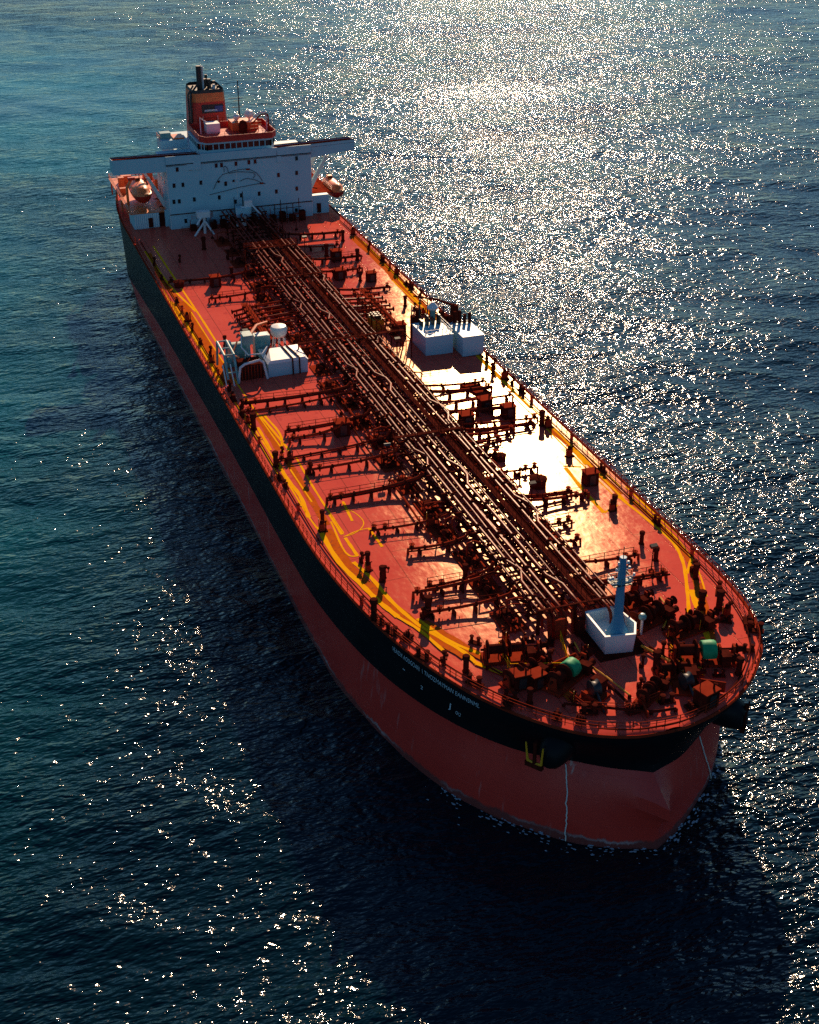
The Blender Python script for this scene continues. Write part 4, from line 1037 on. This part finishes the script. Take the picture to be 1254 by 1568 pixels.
for z, w in ((8.7,1.1),(9.3,1.4),(10.3,.8),(11.0,.6)):
    m.tube([(mx,my-w,DK+z),(mx,my+w*1.05,DK+z)], .07, M['white'], 5); m.tube([(mx-.6,my-w*.7,DK+z),(mx-.6,my+w*.7,DK+z)], .05, M['black'], 5)
m.box((mx-.3,my,DK+8.55), (1.6,2.2,.07), M['black']); rail(m, [(mx-1.0,my-1.1,DK+8.6),(mx+.6,my-1.1,DK+8.6),(mx+.6,my+1.1,DK+8.6),(mx-1.0,my+1.1,DK+8.6),(mx-1.0,my-1.1,DK+8.6)], .8, .8, M['teal'], 2, .03)
m.build('crosstree', mast)
for y, z in [(-1.1,9.35),(-.7,10.3),(.8,10.3),(1.4,9.35),(.6,11.0),(-.5,11.05),(1.0,8.8),(-1.4,9.3)]:
    m = MB(); m.lathe((mx+.1,my+y,DK+z), [(.1,0),(.16,.05),(.16,.3),(.1,.36)], M['white'], 7); m.build('navigation_lamp', mast)
m = MB(); m.tube([(mx,my,DK+11.9),(mx,my,DK+13.2)], .05, M['black'], 4); m.build('aerial', mast)
m = MB(); m.tube([(-16.3,6.9,DK+.4),(-16.3,6.9,DK+2.3)], .14, M['white'], 6); m.lathe((-16.3,6.9,DK+2.3), [(.2,0),(.42,.2),(.45,.45),(.25,.75),(.05,.8)], M['teal'], 10); m.build('whistle', ship)

# ------------------------------------------------------------ winches
def winch(x, y, rz=0, s=1.0, green=False):
    cr, sr = math.cos(rz), math.sin(rz); Z = dz(y)
    def T(mb):
        mb.v = [(x+(v[0]*cr-v[1]*sr)*s, y+(v[0]*sr+v[1]*cr)*s, Z+v[2]*s) for v in mb.v]; return mb
    m = MB(); m.box((0,0,0), (2.2,6.4,.3), M['deck_red'])
    for yy in (-2.9,-.6,1.5,2.9): m.box((0,yy,.3), (1.2,.22,1.5), M['deck_red'], topd=(.5,1))
    m.tube([(0,-3.4,1.35),(0,3.4,1.35)], .14, M['dark'], 7)
    w = T(m).build('mooring_winch', ship)
    m = MB(); m.lathe((0,-2.7,1.35), [(.3,0),(1.05,.02),(1.05,.14),(.55,.16),(.55,1.75),(1.05,1.77),(1.05,1.9),(.3,1.92)], M['dark'], 14, 'y'); T(m).build('drum', w)
    if green:
        m = MB(); K = 9; vs = []; w2 = 1.02
        for yy in (-.3,-.2,.2,.6,1.0,1.1):
            e = .93 if yy in (-.3,1.1) else 1
            for i in range(K+1):
                a = math.pi*(-.12+1.24*i/K); q = 1+.03*math.sin(i*3+yy*4)
                vs.append((w2*e*q*math.cos(a), yy, 1.25+w2*e*q*math.sin(a)))
        fs = [(j*(K+1)+i, j*(K+1)+i+1, (j+1)*(K+1)+i+1, (j+1)*(K+1)+i) for j in range(5) for i in range(K)]
        m.add(vs, fs+[tuple(range(K+1)), tuple(5*(K+1)+i for i in range(K,-1,-1))], M['green'], True)
        T(m).build('canvas_cover', w, 'bright green canvas cover')
    else:
        m = MB(); m.lathe((0,-.3,1.35), [(.3,0),(1.0,.02),(1.0,.14),(.5,.16),(.5,1.5),(1.0,1.52),(1.0,1.64),(.3,1.66)], M['dark'], 14, 'y'); T(m).build('drum', w)
    m = MB(); m.box((.9,1.9,.3), (1.3,.9,1.2), M['dark']); m.lathe((1.0,2.4,1.0), [(.4,0),(.4,.9),(.2,1.0)], M['dark'], 9, 'y'); T(m).build('motor', w)
    m = MB(); m.lathe((0,3.2,1.35), [(.6,0),(.35,.15),(.3,.6),(.55,.75)], M['dark'], 10, 'y'); T(m).build('warping_head', w)
    return w
winch(-11.3,-4.4,.55,1.0,True); winch(-9.6,10.8,-.3,1.1,True)
winch(-18.2,9.0,.35,1.0); winch(-15.2,12.4,.2,.95); winch(-17.0,-8.4,-.2,1.0); winch(-13.0,-8.6,.35,.9); winch(-21.8,8.2,.1,.8)
winch(-6.0,2.6,.6,.75); winch(-8.2,7.0,-.2,.8)
# windlass with its chain pipes
for x, y, rz in [(-7.6,-3.2,.5),(-5.6,6.4,-.4)]:
    m = MB(); m.box((x,y,DK+.3), (2.4,2.6,.35), M['deck_red'], rz); m.lathe((x,y-.5,DK+1.5), [(.4,0),(.95,.05),(.75,.3),(.75,.7),(.95,.95),(.4,1.0)], M['black'], 12, 'y'); m.box((x-.8,y+.9,DK+.5), (1.4,1.1,1.5), M['dark'], rz)
    m.tube([(x+.3,y,DK+1.7),(x+1.6,y-.1,DK+.9),(x+2.9,y-.2,DK+.5)], .14, M['black'], 6); m.build('anchor_windlass', ship)
m = MB()
for y in (-3.1, -1.8, -.2, 1.4): m.tube([(-21.5,y,DK+3.1),(-19.6,y+.1,DK+3.0),(-19.0,y+.1,DK+.4)], .17, M['deck_red'], 7)
for y in (-3.9,.5,5.6): rb(m, -20.3,-19.95,y-.17,y+.17,.3,3.4, M['dark'])
rb(m, -20.28,-20.0,-4.0,5.8,3.4,3.52, M['dark']); rb(m, -19.2,-18.5,-2.6,-1.4,.3,2.9, M['deck_red']); rb(m, -18.8,-18.1,.0,.7,.3,2.6, M['dark']); m.build('rack_end_frame', ship)
m = MB()
rail(m, [(-18.6,-9.2,DK+.3),(-14.5,-9.6,DK+.3),(-12.6,-3.6,DK+.3),(-18.4,-2.0,DK+.3)], 1.2, 1.6, M['line'], 2, .06); m.build('safety_rail', ship)
m = MB(); rail(m, [(-9.0,-6.0,DK+.3),(-6.0,-5.2,DK+.3),(-4.2,-1.0,DK+.3),(-5.0,3.0,DK+.3)], 1.1, 1.3, M['deck_red'], 3, .05); m.build('safety_rail', ship)
m = MB(); rail(m, [(-12.4,8.2,DK+.3),(-8.4,8.0,DK+.3),(-6.8,9.4,DK+.3)], 1.1, 1.3, M['line'], 3, .05); m.build('safety_rail', ship)
# curving hydraulic lines on the foredeck
for k, P in enumerate([[(-16.8,-1.0),(-13,-1.4),(-9.8,-.6),(-6.2,0.2)],[(-16.6,-1.6),(-12.6,-2.0),(-8.4,-1.0),(-5.2,-.6)],[(-13.4,6.4),(-10.6,7.2),(-7.6,8.2),(-4.2,7.6)],[(-13.8,5.6),(-11.4,6.6),(-8.0,7.6),(-4.8,6.8)],[(-19,-6.8),(-16,-5.4),(-14.2,-4.6)],[(-17.4,10.8),(-14.2,9.4),(-12,8.6)],[(-22,12.4),(-18.8,11.8),(-16.2,9.6)],[(-7.2,-6.8),(-5.2,-3.2),(-3.0,1.0),(-2.6,3.6)],[(-16,-11.6),(-13.4,-10.2),(-11.2,-7.0)]]):
    m = MB(); Q = spline([np.array(p, float) for p in P], 4)
    m.tube([(q[0], q[1], dz(q[1])+.38) for q in Q], .11+.05*(k % 2), M['dark'] if k % 3 else M['yellow'], 6)
    for q in Q[::4]: m.box((q[0], q[1], dz(q[1])-.02), (.2,.35,.35), M['dark'])
    m.build('hydraulic_line', ship)
# breakwater plates and steps
for x, y, rz, L, h in [(-13.4,-5.2,.25,6.2,1.1),(-6.4,-3.8,1.9,3.6,.9),(-7.4,4.6,1.2,3.0,.9),(-4.6,9.0,-.6,2.6,1.3),(-4.0,.6,1.4,3.0,.9)]:
    m = MB(); m.box((x,y,DK+.28), (.12,L,h), M['deck_red'], rz); m.box((x-.2*math.cos(rz),y-.2*math.sin(rz),DK+.28), (.3,.1,h*.8), M['dark'], rz); m.build('breakwater_plate', ship)
fr = random.Random(5)
for k in range(26):
    x = fr.uniform(-20,-3.2); y = fr.uniform(-9,14)*(1 if x < -8 else .75)
    if -20.5 < x < -12.5 and -.5 < y < 6.8: continue
    if abs(y-1.2) > 17.5*(min(1,(-x)/12))**.5-3.2: continue
    put(fr.choice(['pressure_valve','cargo_pump','bollard','fairlead','cargo_pump','fire_hydrant']), x, y, None, fr.uniform(0,3), scale=fr.uniform(.6,.95))

# ------------------------------------------------------------ anchors and their bolsters
def bolster(x, y, z, rz, name='anchor_bolster'):
    m = MB(); d = Vector((math.cos(rz), math.sin(rz), 0)); vs = []; K = 12
    t = Vector((-d.y, d.x, 0)); c = Vector((x, y, z))
    for s, r, dn in [(-1.8,1.9,.5),(0,1.7,.1),(.9,1.4,-.2),(1.5,.9,-.4),(1.6,.45,-.45)]:
        for i in range(K):
            a = 2*math.pi*i/K; vs.append(c+d*s+t*r*math.cos(a)+Vector((0,0,1))*(r*1.15*math.sin(a)+dn))
    m.add(vs, [(k*K+i, k*K+(i+1)%K, (k+1)*K+(i+1)%K, (k+1)*K+i) for k in range(4) for i in range(K)]+[tuple(4*K+i for i in range(K))], M['hull_black'], True)
    return m.build(name, ship), c, d, t
def anchor(c, d, t, label, yel):
    e = empty('anchor', c+d*1.8, label, 'anchor')
    A = c+d*1.35
    m = MB(); m.tube([A+Vector((0,0,1.4)), A+Vector((0,0,-1.4))], .2, M['dark'], 6); m.build('shank', e)
    for s in (-1, 1):
        m = MB(); m.tube([A+Vector((0,0,-1.4)), A+t*.8*s+Vector((0,0,-1.1)), A+t*1.0*s+d*.15+Vector((0,0,1.1))], .24, M['yellow' if yel else 'dark'], 6, r2=.1); m.build('fluke', e)
    m = MB(); m.box((A.x, A.y, A.z-1.75), (.5,2.0,.55), M['dark'], math.atan2(d.y,d.x)); m.build('crown', e)
b1 = bolster(-5.4,-8.4,DK-3.4,-.95); anchor(b1[1]+Vector((-.9,-1.1,0)), b1[2], b1[3], 'yellow edged anchor stowed on the black bow above the longer white rope', True)
b2 = bolster(-5.0,12.2,DK-3.6,.85); anchor(b2[1], b2[2], b2[3], 'dark anchor stowed on the far side of the bow, over the glittering water', False)

# ------------------------------------------------------------ surface of the hull, for marks and ropes
def hull_pt(fi, z, out=0.0):
    i = int(math.floor(fi)); u = fi-i
    zl = line_z(LL[i][0])
    if z >= zl: t = (DK-z)/(DK-zl)
    else: t = 1+(zl-z)/zl
    R_ = hull_pt.cache.setdefault(round(t, 2), hull_ring(round(t, 2)))
    a, b = Vector(R_[i]), Vector(R_[(i+1) % len(R_)]); p = a.lerp(b, u); d = (b-a).normalized()
    nrm = Vector((d.y, -d.x, 0)).normalized()
    return Vector((p.x, p.y, z))+nrm*out
hull_pt.cache = {}
def idx_for_x(x, side=-1):
    rng_ = range(NS-1) if side < 0 else range(NS-1, len(LD)-1)
    for i in rng_:
        a, b = LD[i][0], LD[i+1][0]
        if (a <= x <= b) or (b <= x <= a): 
            if abs(a-b) > 1e-6 and x > -200: return i+(x-a)/(b-a)
    return NS-2
def hull_text(body, xa, xb, zt, h, name, mat, slant=0.0):
    cu = bpy.data.curves.new('lettering', 'FONT'); cu.body = body; cu.size = 1; cu.space_character = 1.05
    to = bpy.data.objects.new('lettering_tmp', cu); COL.objects.link(to)
    dg = bpy.context.evaluated_depsgraph_get(); me0 = to.evaluated_get(dg).to_mesh()
    V_ = [v.co.copy() for v in me0.vertices]; F_ = [tuple(p.vertices) for p in me0.polygons]
    to.evaluated_get(dg).to_mesh_clear(); bpy.data.objects.remove(to); bpy.data.curves.remove(cu)
    wmax = max(v.x for v in V_); hm = max(v.y for v in V_)
    ia, ib = idx_for_x(xa), idx_for_x(xb)
    # arc length table
    fis = np.linspace(ia, ib, 80); pts = [hull_pt(f, DK-zt) for f in fis]; s = [0]
    for a, b in zip(pts, pts[1:]): s.append(s[-1]+(b-a).length)
    m = MB(); vs = []
    for v in V_:
        f = np.interp(v.x/wmax*s[-1], s, fis); vs.append(hull_pt(float(f), DK-zt-h+v.y/hm*h, .05))
    m.add(vs, F_, mat); return m.build(name, ship)
hull_text('VEAIDX AODGOAN', -25.0, -20.2, .8, .62, 'ship_name', M['mark_white'])
hull_text('\\ TNOZMAYMAN EANNSNML', -19.8, -11.8, .8, .62, 'ship_name', M['mark_white'])
hull_text('2', -19.8, -19.4, 3.4, .55, 'hull_mark', M['mark_white'])
hull_text('J', -15.5, -15.2, 3.2, .9, 'hull_mark', M['mark_white'])
hull_text('OQ', -14.5, -13.8, 3.9, .5, 'hull_mark', M['mark_white'])
hull_text('-', -23.0, -22.5, 2.9, .3, 'hull_mark', M['mark_white'])
# ropes hanging down the bow
def rope(top, bot, z0, label, bow):
    P = []; K = 26; rngi = range(NS-60, NS+60)
    for i in range(K+1):
        t = i/K; z = max(z0*(1-t), .05)
        tx = top[0]+(bot[0]-top[0])*t; ty = top[1]+(bot[1]-top[1])*t+bow*math.sin(t*math.pi*1.3)
        best = min(rngi, key=lambda k: (hull_pt(k, z)-Vector((tx, ty, z))).length)
        c = [hull_pt(best+q/8, z, .12) for q in range(-8, 9)]
        P.append(min(c, key=lambda q: (q-Vector((tx, ty, z))).length))
    m = MB(); m.tube(P, .075, M['rope'], 5); o = m.build('rope', None, None); tag(o, label, 'rope', 'white ropes hanging from the bow'); return o
rope((-5.9,-6.7), (-3.4,-7.3), 8.6, 'longer pale rope hanging from the yellow anchor down the red bow to the water', .35)
rope((-4.6,8.2), (-7.2,12.0), 9.0, 'shorter pale rope hanging down the red bow beside the black anchor bolster', -.4)

# ------------------------------------------------------------ thin broken foam where the bow meets the water
m = MB(); M['foam'] = paint('sea_foam', (.34, .46, .52), (.46, .56, .60), .8, 2, .2); fo = random.Random(9)
for k in range(230):
    i = fo.randrange(NS-26, NS+26); a, b = LW[i], LW[i+1]; u = fo.random(); p = a*(1-u)+b*u; d = (b-a)/np.linalg.norm(b-a); nn = np.array([d[1], -d[0]])
    o_ = abs(fo.gauss(0, .8))+.05+(2.5*fo.random() if k % 5 == 0 else 0); c = p+nn*o_; r_ = fo.uniform(.03, .16)/(1+.3*o_); th = fo.uniform(0, 3.14); K = 7
    m.add([(c[0]+r_*fo.uniform(.6,1.4)*(2.2*math.cos(6.283*j/K)*d[0]-math.sin(6.283*j/K)*d[1]), c[1]+r_*fo.uniform(.6,1.4)*(2.2*math.cos(6.283*j/K)*d[1]+math.sin(6.283*j/K)*d[0]), .16+.03*math.sin(k)) for j in range(K)], [tuple(range(K))], M['foam'])
o = m.build('foam'); o['kind'] = 'stuff'
